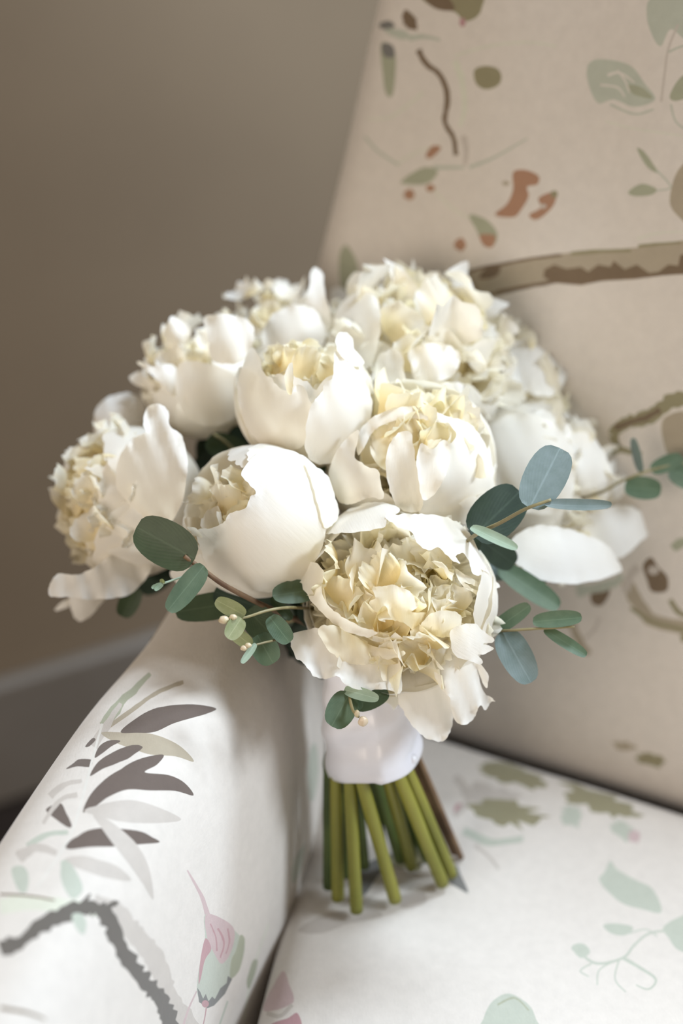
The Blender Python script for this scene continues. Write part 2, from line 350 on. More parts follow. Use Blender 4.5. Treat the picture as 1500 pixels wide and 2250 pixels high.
arm_print = [
    stroke([(0, 1990), (80, 1985), (160, 1992), (215, 2000)], 34, 30, 'fgreen', .3, 2),
    stroke([(205, 1985), (250, 2000), (285, 2040), (320, 2080), (350, 2130), (365, 2180), (400, 2230), (420, 2270)], 40, 44, 'lite', .5, 5, 6),
    stroke([(0, 2085), (40, 2070), (90, 2035), (150, 2005), (200, 1995), (235, 2015), (255, 2060), (290, 2120), (320, 2160), (350, 2190), (370, 2230), (385, 2270)], 30, 36, 'bark', .75, 9, 6),
    oval(242, 1990, 22, 7, -30, 'bark', .6, 4), oval(190, 1975, 14, 4, -50, 'bark', .3, 6),
    stroke([(0, 1965), (60, 1968), (120, 1978)], 5, 4, 'brown'), stroke([(0, 2215), (60, 2225), (100, 2240)], 9, 4, 'brown', .3),
    stroke([(230, 1596), (260, 1550), (300, 1510), (330, 1480)], 26, 8, 'sage', .6, 3), stroke([(218, 1612), (290, 1560), (340, 1525), (400, 1498)], 10, 8, 'tan', .4, 8),
    stroke([(205, 1640), (240, 1585), (265, 1545)], 22, 8, 'lite', .5, 3),
    blob([(222, 1610), (265, 1609), (330, 1612), (380, 1630), (410, 1652), (425, 1674), (385, 1662), (330, 1658), (290, 1645), (250, 1630)], 'tan'),
    blob([(265, 1608), (300, 1578), (345, 1555), (400, 1548), (440, 1549), (475, 1557), (455, 1568), (420, 1578), (380, 1590), (340, 1608), (300, 1610)], 'dark'),
    blob([(208, 1665), (218, 1640), (240, 1627), (265, 1628), (245, 1640), (225, 1655)], 'dark'),
    blob([(198, 1705), (215, 1675), (250, 1652), (290, 1637), (313, 1642), (290, 1660), (255, 1678), (225, 1690)], 'dark'),
    blob([(182, 1785), (200, 1745), (240, 1705), (300, 1670), (358, 1658), (345, 1680), (318, 1697), (370, 1703), (405, 1720), (425, 1748), (385, 1738), (330, 1737), (280, 1735), (240, 1750), (205, 1772)], 'dark'),
    blob([(145, 1690), (160, 1678), (175, 1668), (202, 1670), (198, 1685), (170, 1684)], 'dark'), blob([(187, 1640), (203, 1622), (210, 1626), (196, 1640)], 'dark', 3),
    blob([(101, 1780), (118, 1768), (135, 1766), (145, 1785), (158, 1812), (150, 1818), (120, 1798)], 'dark'),
    stroke([(110, 1750), (140, 1725), (180, 1715)], 16, 8, 'lite', .4, 3), stroke([(95, 1810), (130, 1760), (170, 1745)], 8, 12, 'lite', .5, 3),
    stroke([(60, 1860), (100, 1835), (150, 1828)], 14, 10, 'green', .4, 3), stroke([(40, 1885), (80, 1862), (125, 1875)], 26, 12, 'lite', .4, 7),
    blob([(145, 1865), (165, 1838), (215, 1820), (300, 1825), (335, 1840), (350, 1851), (310, 1855), (255, 1860), (200, 1861)], 'dark'),
    blob([(185, 1782), (230, 1765), (290, 1758), (350, 1775), (398, 1800), (360, 1808), (290, 1808), (240, 1800)], 'lite'),
    blob([(200, 1785), (235, 1800), (275, 1830), (305, 1862), (328, 1910), (337, 1977), (312, 1940), (280, 1895), (245, 1850), (222, 1818)], 'lite'),
    blob([(135, 1890), (180, 1880), (220, 1890), (260, 1905), (288, 1935), (240, 1930), (190, 1915)], 'lite'),
    blob([(130, 1895), (150, 1893), (170, 1920), (182, 1955), (160, 1975), (138, 1945)], 'green'), blob([(25, 1910), (50, 1903), (63, 1925), (58, 1960), (40, 1955)], 'green'),
    blob([(158, 2010), (180, 2008), (190, 2030), (183, 2054), (166, 2038)], 'green'),
    stroke([(225, 1590), (205, 1660), (190, 1720), (165, 1810), (130, 1880), (80, 1950)], 5, 4, 'vein'),
    stroke([(411, 1912), (430, 1945), (445, 1975), (456, 2012)], 3, 12, 'pink', .2),
    blob([(450, 2010), (490, 2020), (520, 2050), (537, 2070), (532, 2110), (510, 2150), (480, 2200), (455, 2212), (435, 2190), (433, 2160), (440, 2110), (450, 2060)], 'green'),
    blob([(452, 2010), (490, 2020), (515, 2045), (508, 2090), (488, 2118), (472, 2098), (455, 2060)], 'pink'),
    blob([(451, 2062), (464, 2085), (450, 2110), (441, 2150), (436, 2160), (440, 2110)], 'mauve'),
    blob([(528, 2055), (538, 2070), (527, 2130), (506, 2150), (508, 2110), (518, 2090)], 'sage'),
    ('poly', [(433, 2170), (440, 2180), (446, 2195), (452, 2184), (458, 2200), (466, 2190), (472, 2196), (484, 2172), (498, 2160), (500, 2145), (510, 2152), (494, 2185), (470, 2210), (455, 2216), (437, 2202)], 'grey'),
    oval(451, 2206, 8, 8, 0, 'mauve'), stroke([(478, 2040), (492, 2070), (484, 2105)], 5, 3, 'mauve', .8, 3), stroke([(462, 2030), (474, 2060), (476, 2090)], 3, 4, 'mauve', .8, 6),
    stroke([(500, 2040), (504, 2070), (496, 2096)], 3, 3, 'mauve', .8, 9),
    stroke([(453, 2215), (450, 2235), (444, 2262)], 3, 2, 'mauve'), stroke([(432, 2178), (415, 2215), (402, 2255)], 3, 5, 'pink'),
    blob([(682, 1645), (694, 1636), (700, 1690), (692, 1750), (680, 1758), (676, 1700)], 'green'), blob([(660, 1866), (670, 1856), (664, 1900), (648, 1940), (640, 1930), (646, 1890)], 'green'),
    stroke([(590, 2030), (560, 2120), (535, 2230)], 3, 4, 'fgreen'), blob([(556, 2112), (566, 2116), (558, 2150), (546, 2176), (542, 2160), (548, 2135)], 'sage'), stroke([(500, 2200), (480, 2260)], 4, 5, 'green'),
]
arm = adopt(printed('armrest', arm_P, 0.0, 0.48, 0.0, ARM_L, 110, 100, arm_print, extra=((0, -0.22), (0, 0.20), (-0.11, 0.03))))
def end_panel(name, pts):
    c = sum(pts, Vector()) / len(pts); n = len(pts)
    o = mesh_obj(name, pts + [c], [(i, (i + 1) % n, n) for i in range(n)], 'fabric', smooth=False)
    a = o.data.attributes.new('ink', 'FLOAT_COLOR', 'FACE'); a.data.foreach_set('color', np.tile([*INK['base'], 1.0], n).astype(np.float32)); return adopt(o)
end_panel('arm_front_panel', [arm_P(q, 0) for q in np.linspace(0, 0.48, 60)])
# --- the other arm, beyond the right edge of the photograph
SH = RB * 0.585
OA2, IA2 = IA + np.array([SH.x, SH.y]), OA + np.array([SH.x + .19, SH.y + .03])
arm2 = adopt(printed('armrest', lambda q, t: arm_P(q, t, OA2 , IA2), 0.0, 0.48, 0.0, ARM_L * .999, 60, 40, []))
end_panel('arm_front_panel', [arm_P(q, 0, OA2, IA2) for q in np.linspace(0, 0.48, 60)])

# --- the back
REC = R(12)
UPB = Vector((0, 0, 1)) * math.cos(REC) - NB * math.sin(REC); NBR = NB * math.cos(REC) + Vector((0, 0, 1)) * math.sin(REC)
BL = Vector((-0.030, 0.806, SEAT - 0.03)) - RB * 0.075 ; BH = 0.66
TL = BL + UPB * BH + RB * 0.10
BR = BL + RB * 0.675; TR = BL + UPB * BH + RB * 0.60
back_P, bs, bt = pad(BL, BR, TL, TR, NBR, 0.035, 0.10, 0.022, 0.004)
cA = lambda P: [(700 + x / 1.875, y / 1.875) for x, y in P]
c5 = lambda P: [(960 + x / 2.778, 940 + y / 2.778) for x, y in P]
c3 = lambda P: [(1000 + x / 3, 850 + y / 3) for x, y in P]
c8 = lambda P: [(560 + x / 1.596, 1500 + y / 1.596) for x, y in P]
back_print = [
    stroke(cA([(560, 230), (700, 190), (860, 175), (980, 190)]), 5, 4, 'fgreen'), stroke(cA([(430, 380), (300, 480), (200, 490)]), 6, 4, 'fgreen'), stroke(cA([(330, 670), (420, 620), (500, 600)]), 5, 3, 'fgreen'),
    stroke(cA([(560, 250), (590, 330), (600, 450), (580, 520)]), 16, 8, 'fgreen', .5), stroke(cA([(620, 690), (720, 650), (860, 570)]), 8, 3, 'green'), stroke(cA([(330, 680), (240, 620), (190, 560)]), 6, 5, 'green'), stroke(cA([(470, 690), (600, 690)]), 9, 6, 'green'),
    stroke(cA([(460, 770), (540, 850), (620, 900)]), 4, 4, 'fgreen'), stroke(cA([(370, 160), (430, 150), (500, 165)]), 14, 5, 'green', .4),
    blob(cA([(430, -20), (660, -20), (672, 30), (650, 70), (600, 88), (560, 50), (480, 35)]), 'olive'), blob(cA([(430, -20), (520, -20), (560, 40), (480, 35)]), 'brown'), oval(*cA([(592, 92)])[0], 7, 10, 0, 'mauve'),
    oval(*cA([(282, 105)])[0], 17, 10, 0, 'grey', .3), oval(*cA([(375, 85)])[0], 14, 24, -30, 'brown', .4), oval(*cA([(330, 140)])[0], 30, 10, 15, 'green', .4), blob(cA([(258, 180), (305, 190), (318, 260), (305, 390), (275, 380), (262, 280)]), 'sage'), blob(cA([(262, 180), (305, 188), (310, 235), (270, 230)]), 'grey'),
    stroke(cA([(595, 560), (608, 620), (600, 680)]), 14, 8, 'lite'), stroke(cA([(410, 205), (440, 260), (500, 310), (530, 400), (520, 500), (555, 570), (565, 640)]), 13, 10, 'brown', .35, 4),
    blob(cA([(640, 290), (680, 272), (730, 280), (752, 310), (740, 350), (690, 368), (648, 345)]), 'olive'),
    blob(cA([(1105, 280), (1140, 245), (1220, 250), (1290, 275), (1340, 340), (1385, 410), (1300, 440), (1215, 410), (1150, 425), (1112, 350)]), 'green'), blob(cA([(1270, 350), (1330, 360), (1375, 405), (1300, 390)]), 'sage'), stroke(cA([(1200, 430), (1300, 470), (1380, 450)]), 5, 4, 'green'),
    stroke(cA([(1190, 310), (1240, 300), (1300, 340)]), 7, 3, 'base'), stroke(cA([(1160, 350), (1230, 360), (1260, 400)]), 5, 3, 'base'), stroke(cA([(1230, 290), (1260, 330), (1280, 380)]), 5, 3, 'base'),
    blob(cA([(1350, 60), (1375, -10), (1520, -10), (1520, 160), (1450, 120), (1410, 190), (1375, 150)]), 'green'), stroke(cA([(1480, 100), (1440, 200), (1425, 300), (1410, 420)]), 5, 5, 'lite'), stroke(cA([(1440, 215), (1500, 190), (1560, 200)]), 5, 4, 'green'),
    stroke(cA([(1450, 430), (1470, 500), (1520, 540)]), 4, 4, 'green'), blob(cA([(1445, 400), (1480, 330), (1540, 290), (1540, 380), (1480, 415)]), 'sage'),
    blob(cA([(1310, 612), (1340, 625), (1380, 680), (1400, 715), (1350, 685)]), 'sage'), stroke(cA([(1390, 700), (1450, 770), (1390, 785)]), 4, 3, 'green'), blob(cA([(1275, 790), (1330, 757), (1390, 778), (1370, 803), (1300, 808)]), 'sage'),
    blob(cA([(1445, 830), (1480, 700), (1560, 670), (1560, 940), (1490, 900)]), 'tan'),
    blob(cA([(800, 710), (850, 700), (905, 725), (900, 760), (858, 770), (865, 810), (830, 870), (800, 895), (725, 885), (775, 840), (800, 780)]), 'russet', 4), blob(cA([(865, 885), (915, 855), (905, 815), (975, 790), (965, 850), (900, 905)]), 'russet', 4), oval(*cA([(925, 850)])[0], 7, 5, 0, 'lite'),
    oval(*cA([(970, 800)])[0], 8, 8, 0, 'olive'), oval(*cA([(770, 755)])[0], 8, 5, 0, 'tan'),
    blob(cA([(440, 645), (465, 602), (505, 608), (465, 650)]), 'russet', 3), oval(*cA([(373, 802)])[0], 12, 12, 0, 'russet', .3), blob(cA([(340, 745), (430, 690), (490, 705), (450, 755), (365, 760)]), 'sage'), oval(*cA([(460, 775)])[0], 10, 8, 0, 'russet'),
    blob(cA([(620, 885), (690, 905), (735, 960), (722, 1010), (680, 1010), (650, 950)]), 'sage'), blob(cA([(662, 970), (700, 965), (728, 975), (715, 1018), (680, 1012)]), 'russet'), oval(*cA([(583, 1008)])[0], 13, 14, 0, 'russet', .4),
    blob(cA([(85, 1060), (115, 1010), (160, 1090), (165, 1190), (95, 1190)]), 'sage'),
    ('poly', cA([(540, 1150), (620, 1110), (740, 1085), (870, 1060), (1040, 1040), (1180, 1030), (1310, 1020), (1440, 1000), (1560, 980), (1560, 1130), (1380, 1132), (1300, 1150), (1150, 1160), (1000, 1160), (850, 1190), (740, 1220), (620, 1250)]), 'tan'),
    ('poly', cA([(930, 1110), (970, 1090), (1020, 1108), (1080, 1100), (1110, 1120), (1150, 1090), (1200, 1100), (1215, 1075), (1260, 1110), (1310, 1090), (1360, 1125), (1400, 1120), (1440, 1090), (1480, 1095), (1490, 1050), (1560, 1040), (1560, 1125), (1420, 1135), (1300, 1150), (1180, 1155), (1080, 1175), (960, 1165), (925, 1140)]), 'brown'),
    stroke(cA([(605, 1248), (680, 1225), (740, 1205), (860, 1180), (1000, 1155)]), 9, 8, 'brown', .6, 8), stroke(cA([(430, 1165), (560, 1155), (640, 1112), (740, 1092), (860, 1068), (1000, 1050)]), 6, 6, 'brown', .5, 4),
    blob(cA([(660, 1145), (690, 1105), (745, 1090), (740, 1130), (700, 1148)]), 'brown'), stroke(cA([(1040, 1045), (1150, 1035), (1285, 1032)]), 9, 7, 'olive', .4), stroke(cA([(1315, 1014), (1400, 1005), (1490, 1000)]), 7, 5, 'olive', .4), stroke(cA([(1310, 985), (1400, 960), (1520, 955)]), 4, 3, 'fgreen'),
    stroke(cA([(1180, 500), (1300, 530), (1500, 560)]), 3, 3, 'fgreen'),
    blob(c3([(1370, 210), (1560, 180), (1560, 500), (1440, 470), (1380, 400)]), 'tan'), stroke(c3([(1560, 80), (1450, 85), (1350, 150), (1250, 205), (1150, 235), (1080, 260), (1035, 320)]), 36, 24, 'olive', .5, 4), stroke(c3([(1350, 150), (1250, 205), (1150, 235), (1050, 270)]), 14, 12, 'brown', .5, 4), stroke(c3([(1040, 320), (1070, 400), (1150, 430), (1230, 440)]), 22, 8, 'olive', .5, 5), oval(*c3([(1040, 430)])[0], 20, 7, -20, 'olive', .3),
    blob(c5([(1255, 840), (1305, 790), (1350, 850), (1405, 910), (1400, 995), (1310, 1000), (1280, 930)]), 'brown'), oval(*c5([(1320, 870)])[0], 12, 10, 0, 'lite'), blob(c5([(935, 1030), (965, 955), (1030, 945), (1055, 1000), (1010, 1080), (955, 1080)]), 'brown'),
    stroke(c5([(1150, 930), (1220, 1060), (1330, 1180), (1560, 1225)]), 26, 30, 'tan', .4, 3), stroke(c5([(1180, 1100), (1330, 1190), (1560, 1240)]), 8, 12, 'olive', .4, 3), stroke(c5([(1420, 1050), (1480, 1130), (1560, 1150)]), 12, 12, 'olive', .4), stroke(c5([(1440, 740), (1490, 700), (1560, 690)]), 20, 20, 'sage', .4), stroke(c5([(850, 1000), (1050, 960), (1130, 900)]), 26, 14, 'green', .5, 4), stroke(c5([(1150, 1000), (1180, 900), (1230, 850)]), 20, 20, 'lite', .5, 6),
    stroke(c5([(820, 1190), (860, 1290), (930, 1380)]), 20, 16, 'tan', .5, 4), stroke(c5([(990, 1160), (960, 1230), (900, 1290)]), 8, 6, 'lite', .5, 4), stroke(c5([(1500, 1260), (1510, 1310)]), 16, 12, 'olive'),
    ('poly', [(1524, 528), (1640, 500), (1760, 506), (1900, 470), (1900, 540), (1780, 566), (1660, 575), (1524, 604)], 'tan'), ('poly', [(1524, 560), (1600, 545), (1650, 556), (1720, 536), (1800, 545), (1900, 515), (1900, 540), (1780, 566), (1660, 575), (1524, 600)], 'brown'),
    oval(1430, 1670, 34, 14, 10, 'olive', .6, 3), oval(1370, 1640, 24, 9, 10, 'tan', .6, 5),
]
back = adopt(printed('backrest', back_P, 0.0, bs, 0.0, bt, 90, 90, back_print, extra=((0.27, 0.02), (0.50, -0.03), (0.12, 0.36), (0.38, 0.34), (0.0, 0.33))))
# --- plain frame of the chair behind and below the cushions
def quadbox(name, base, h0, h1, mat='fabric', kindmat=True):
    n = len(base); vs = [Vector((x, y, h0)) for x, y in base] + [Vector((x, y, h1)) for x, y in base]
    fs = [tuple(range(n))[::-1], tuple(range(n, 2 * n))] + [(i, (i + 1) % n, n + (i + 1) % n, n + i) for i in range(n)]
    o = mesh_obj(name, vs, fs, mat, smooth=False); b = o.modifiers.new('bevel', 'BEVEL'); b.width = .008; b.segments = 3
    if mat == 'fabric':
        a = o.data.attributes.new('ink', 'FLOAT_COLOR', 'FACE'); a.data.foreach_set('color', np.tile([*INK['base'], 1.0], len(fs)).astype(np.float32))
    return adopt(o)
FL = Vector((-0.098, 0.215, 0)); FR = FL + RB * 0.60; SBL = Vector((-0.008, 0.790, 0)); SBR = SBL + RB * 0.535
xy = lambda v: (v.x, v.y)
quadbox('seat_base', [xy(FL), xy(FR), xy(SBR), xy(SBL)], 0.13, SEAT - 0.135)
bk = [BL - NB * 0.045, BR - NB * 0.045, BR - NB * 0.12, BL - NB * 0.12]
o = quadbox('back_panel', [xy(p) for p in bk], 0.13, 1.0)
for v in o.data.vertices:
    if v.co.z > 0.9:
        v.co += (-NB) * math.tan(REC) * 0.55; s = (v.co - (BL - NB * .2)).dot(RB)
        v.co += RB * (0.10 if s < .3 else -0.06)
    else: v.co.z = v.co.z
for p in (FL + Vector((.03, .03, 0)), FR + Vector((-.03, .05, 0)), SBR + Vector((-.04, -.03, 0)), SBL + Vector((.03, -.04, 0))):
    v, f = tube_geo([p + Vector((0, 0, z)) for z in (0.001, 0.03, 0.08, 0.13)], [0.014, 0.016, 0.021, 0.024], 12)
    adopt(mesh_obj('leg', v, f, 'wood', smooth=False))
# --- seat cushion : lies on the frame, can be lifted away
c = SEAT
seat_P, ss, st = pad(Vector((*xy(FL), c)) + Vector((.004, 0, 0)), Vector((*xy(FR), c)), Vector((*xy(SBL), c)) + Vector((.004, -.004, 0)), Vector((*xy(SBR), c)), (0, 0, 1), 0.028, 0.10, 0.006, 0.002)
seat_print = [
    blob(c8([(150, 870), (250, 812), (400, 790), (445, 820), (330, 845), (230, 880)]), 'lite'), blob(c8([(500, 750), (590, 735), (595, 775), (520, 792)]), 'lite'),  # two tan smears around the stem tips, listed with the print
    blob(c8([(370, 650), (480, 600), (520, 625), (440, 670), (385, 745), (360, 740)]), 'grey'), oval(*c8([(540, 620)])[0], 40, 26, 0, 'olive', .5, 3), blob(c8([(675, 690), (705, 640), (720, 670), (748, 735), (715, 722)]), 'grey'),
    oval(*c8([(915, 330)])[0], 74, 18, 12, 'olive', .7, 4), oval(*c8([(870, 300)])[0], 50, 16, -5, 'olive', .7, 9), oval(*c8([(960, 270)])[0], 100, 22, 14, 'lite', .8, 5), oval(*c8([(820, 400)])[0], 60, 26, 5, 'lite', .8, 6), oval(*c8([(880, 455)])[0], 76, 28, 10, 'olive', .7, 7), oval(*c8([(1190, 400)])[0], 70, 24, 12, 'olive', .7, 8), oval(*c8([(1260, 440)])[0], 60, 16, 10, 'olive', .7, 8),
    oval(*c8([(712, 445)])[0], 9, 14, 20, 'mauve'), oval(*c8([(1110, 470)])[0], 24, 24, 0, 'green', .6, 3), oval(*c8([(1290, 520)])[0], 30, 18, 30, 'green', .6, 3), oval(*c8([(1330, 540)])[0], 14, 14, 0, 'pink', .5, 3),
    stroke(c8([(730, 520), (830, 560), (940, 545)]), 20, 12, 'green', .5, 3), stroke(c8([(770, 570), (820, 610), (855, 655)]), 9, 5, 'lite'), stroke(c8([(1380, 380), (1440, 400), (1500, 430)]), 24, 20, 'tan', .5), stroke(c8([(700, 330), (750, 400), (700, 470)]), 20, 10, 'lite', .5),
    oval(*c8([(1380, 260)])[0], 36, 20, 10, 'olive', .7, 2),
    blob(c8([(1205, 690), (1225, 665), (1245, 625), (1270, 655), (1330, 690), (1395, 725), (1425, 805), (1360, 795), (1290, 775), (1240, 735)]), 'green', 4), blob(c8([(1430, 860), (1480, 825), (1530, 820), (1530, 940), (1480, 935), (1450, 895)]), 'green'),
    stroke(c8([(1440, 870), (1380, 880), (1330, 920), (1290, 965), (1200, 985), (1140, 950), (1110, 930)]), 5, 6, 'green'), stroke(c8([(1290, 965), (1350, 1000), (1405, 1040), (1380, 1075), (1335, 1060)]), 8, 3, 'green'),
    stroke(c8([(1275, 975), (1262, 1040), (1300, 1085)]), 4, 3, 'green'), stroke(c8([(1250, 980), (1205, 1010), (1200, 1060)]), 4, 3, 'green'), stroke(c8([(1180, 985), (1140, 1010), (1170, 1030)]), 4, 3, 'green'), blob(c8([(1110, 925), (1150, 915), (1175, 945), (1140, 965)]), 'green'),
    blob(c8([(1220, 850), (1270, 845), (1325, 858), (1300, 885), (1250, 880)]), 'green'), stroke(c8([(1310, 880), (1370, 865), (1410, 890)]), 3, 3, 'green'),
    blob(c8([(790, 1240), (800, 1180), (830, 1120), (890, 1090), (960, 1130), (985, 1180), (1000, 1240)]), 'green'), stroke(c8([(850, 1130), (910, 1105), (960, 1150)]), 5, 3, 'sage', .5),
    blob(c8([(30, 1140), (95, 1015), (120, 1060), (135, 1120), (70, 1150)]), 'pink'), blob(c8([(60, 1197), (110, 1180), (150, 1160), (160, 1230), (60, 1230)]), 'mauve'), stroke(c8([(40, 1160), (90, 1170), (130, 1130)]), 10, 8, 'lite', .3),
]
seat_cushion = printed('seat_cushion', seat_P, 0.0, ss, 0.0, st, 90, 90, seat_print, extra=((0.20, 0.0), (0.40, -0.05), (0.0, -0.22), (0.24, -0.24), (0.10, -0.36), (0.36, -0.34)))
seat_cushion['label'] = 'loose cream seat cushion with faded green leaf print under the bouquet'; seat_cushion['category'] = 'cushion'

# ------------------------------------------------------------------ the bouquet
HEADC = pt(790, 1030, 0.80)
bouquet = thing('bouquet', 'round bouquet of white peonies and eucalyptus wrapped in white satin ribbon', 'bouquet', on_plane(800, 1990, SEAT))
BI = Matrix.Translation(-bouquet.location)
def into(o, par=None):
    o.parent = par or bouquet
    o.matrix_parent_inverse = BI if par is None else Matrix.Identity(4)
    return o

def petal_grid(C0, axis, phi, rho0, Lg, a0, a1, w, rc, nt, ns, seed, notch=0.03, ruffle=0.05, tipcurl=0.0, drop=0.3, kw=0.8, basew=0.35, e1=None, fold=0.0, nf=3.0):
    """petal surface: profile turns from angle a0 to a1 (from the flower axis) along its length; lateral curl radius rc"""
    axis = axis.normalized()
    e1 = axis.orthogonal().normalized(); e2 = axis.cross(e1)
    out = e1 * math.cos(phi) + e2 * math.sin(phi); lat = axis.cross(out)
    # fine profile
    K = 48; prof = []; p = C0 + out * rho0; ds = Lg / K
    for k in range(K + 1):
        s = k / K; tc = tipcurl * max(0, (s - .7) / .3) ** 2
        a = a0 + (a1 - a0) * s + tc
        d = out * math.sin(a) + axis * math.cos(a); nin = -out * math.cos(a) + axis * math.sin(a)
        prof.append((p.copy(), nin, d)); p = p + d * ds
    vs, uv = [], []
    for j in range(ns + 1):
        v = j / ns
        for i in range(nt + 1):
            t = -1 + 2 * i / nt
            nn = notch * (abs(nz1(t * nf * 2.3 + 9, seed)) * 1.6 + 0.6 * abs(nz1(t * nf * 6.1, seed + 2)))
            ln = 1 - drop * abs(t) ** 2.6 - nn
            s = v * ln; f = min(s, 1) * K; k = min(int(f), K - 1); q = f - k
            C = prof[k][0].lerp(prof[k + 1][0], q); nin = prof[k][1].lerp(prof[k + 1][1], q)
            ww = w * (basew + (1 - basew) * math.sin(math.pi / 2 * min(1, v / kw)))
            a = t * ww / rc
            edge = max(0, (v - .35) / .65) ** 1.6 + 0.5 * abs(t) ** 3 * v
            rf = ruffle * w * edge * (nz1(t * 2.6 + v * .8, seed + 11) * 1.3 + 0.55 * nz1(t * 7.0 + v, seed + 5))
            rf += fold * w * (abs(t) ** 1.5) * v
            vs.append(C + lat * (rc * math.sin(a)) + nin * (rc * (1 - math.cos(a)) + rf)); uv.append((t, v))
    fs = [(j * (nt + 1) + i, j * (nt + 1) + i + 1, (j + 1) * (nt + 1) + i + 1, (j + 1) * (nt + 1) + i) for j in range(ns) for i in range(nt)]
    return vs, fs, uv
def heart_geo(c, axis, r):
    vs, fs, uv = [], [], []; n, m = 16, 10; e1 = axis.orthogonal().normalized(); e2 = axis.cross(e1)
    for j in range(m + 1):
        th = math.pi * j / m
        for i in range(n):
            ph = 2 * math.pi * i / n; rr = r * (1 + .12 * math.sin(5 * ph) * math.sin(th))
            vs.append(c + (e1 * math.cos(ph) + e2 * math.sin(ph)) * rr * math.sin(th) - axis * r * math.cos(th)); uv.append((i / n, j / m))
    for j in range(m):
        for i in range(n): fs.append((j * n + i, j * n + (i + 1) % n, (j + 1) * n + (i + 1) % n, (j + 1) * n + i))
    return vs, fs, uv
FLOWERS = []
def shingles(fl, c, axis, Rr, n, spread, r0, r1, L, w, seed, bias=(0, 1, 0), G=(14, 10), mats=('heart', 'inner')):
    rnd = random.Random(seed); e1 = axis.orthogonal().normalized(); e2 = axis.cross(e1); up = cdir(*bias)
    for k in range(n):
        u = (k + .5) / n; pol = R(spread) * math.sqrt(u); ph = k * 2.399963 + rnd.uniform(-.2, .2)
        dn = axis * math.cos(pol) + (e1 * math.cos(ph) + e2 * math.sin(ph)) * math.sin(pol)
        away = (e1 * math.cos(ph) + e2 * math.sin(ph)) * math.cos(pol) - axis * math.sin(pol)
        td = away * (rnd.uniform(-1.0, .2)) * (.3 + u) + up * .55 + Vector((rnd.uniform(-.6, .6), rnd.uniform(-.6, .6), rnd.uniform(-.6, .6)))
        td = (td - dn * td.dot(dn)).normalized(); a = (td + dn * rnd.uniform(.15, .7)).normalized()
        out = (dn - a * dn.dot(a)).normalized(); f1_ = a.orthogonal().normalized(); f2_ = a.cross(f1_)
        phi = math.atan2(out.dot(f2_), out.dot(f1_)); LL = Rr * L * rnd.uniform(.7, 1.25); ww = Rr * w * rnd.uniform(.65, 1.35)
        rr = Rr * rnd.uniform(r0, r1)
        vs, fs, uv = petal_grid(c + dn * rr - td * LL * .5 - dn * LL * .35, a, phi, 0, LL, rnd.uniform(-.3, .3), rnd.uniform(-1.1, .9), ww, ww * rnd.choice((-1, 1, -1)) * rnd.uniform(.6, 1.4), *G, seed * 33 + k, notch=.10, ruffle=.38, drop=.32, kw=.75, basew=.35, tipcurl=rnd.uniform(-1.0, 1.0), nf=2.0)
        into(mesh_obj('petal', vs, fs, mats[0] if rnd.random() < .45 else mats[1], uv=uv), fl)
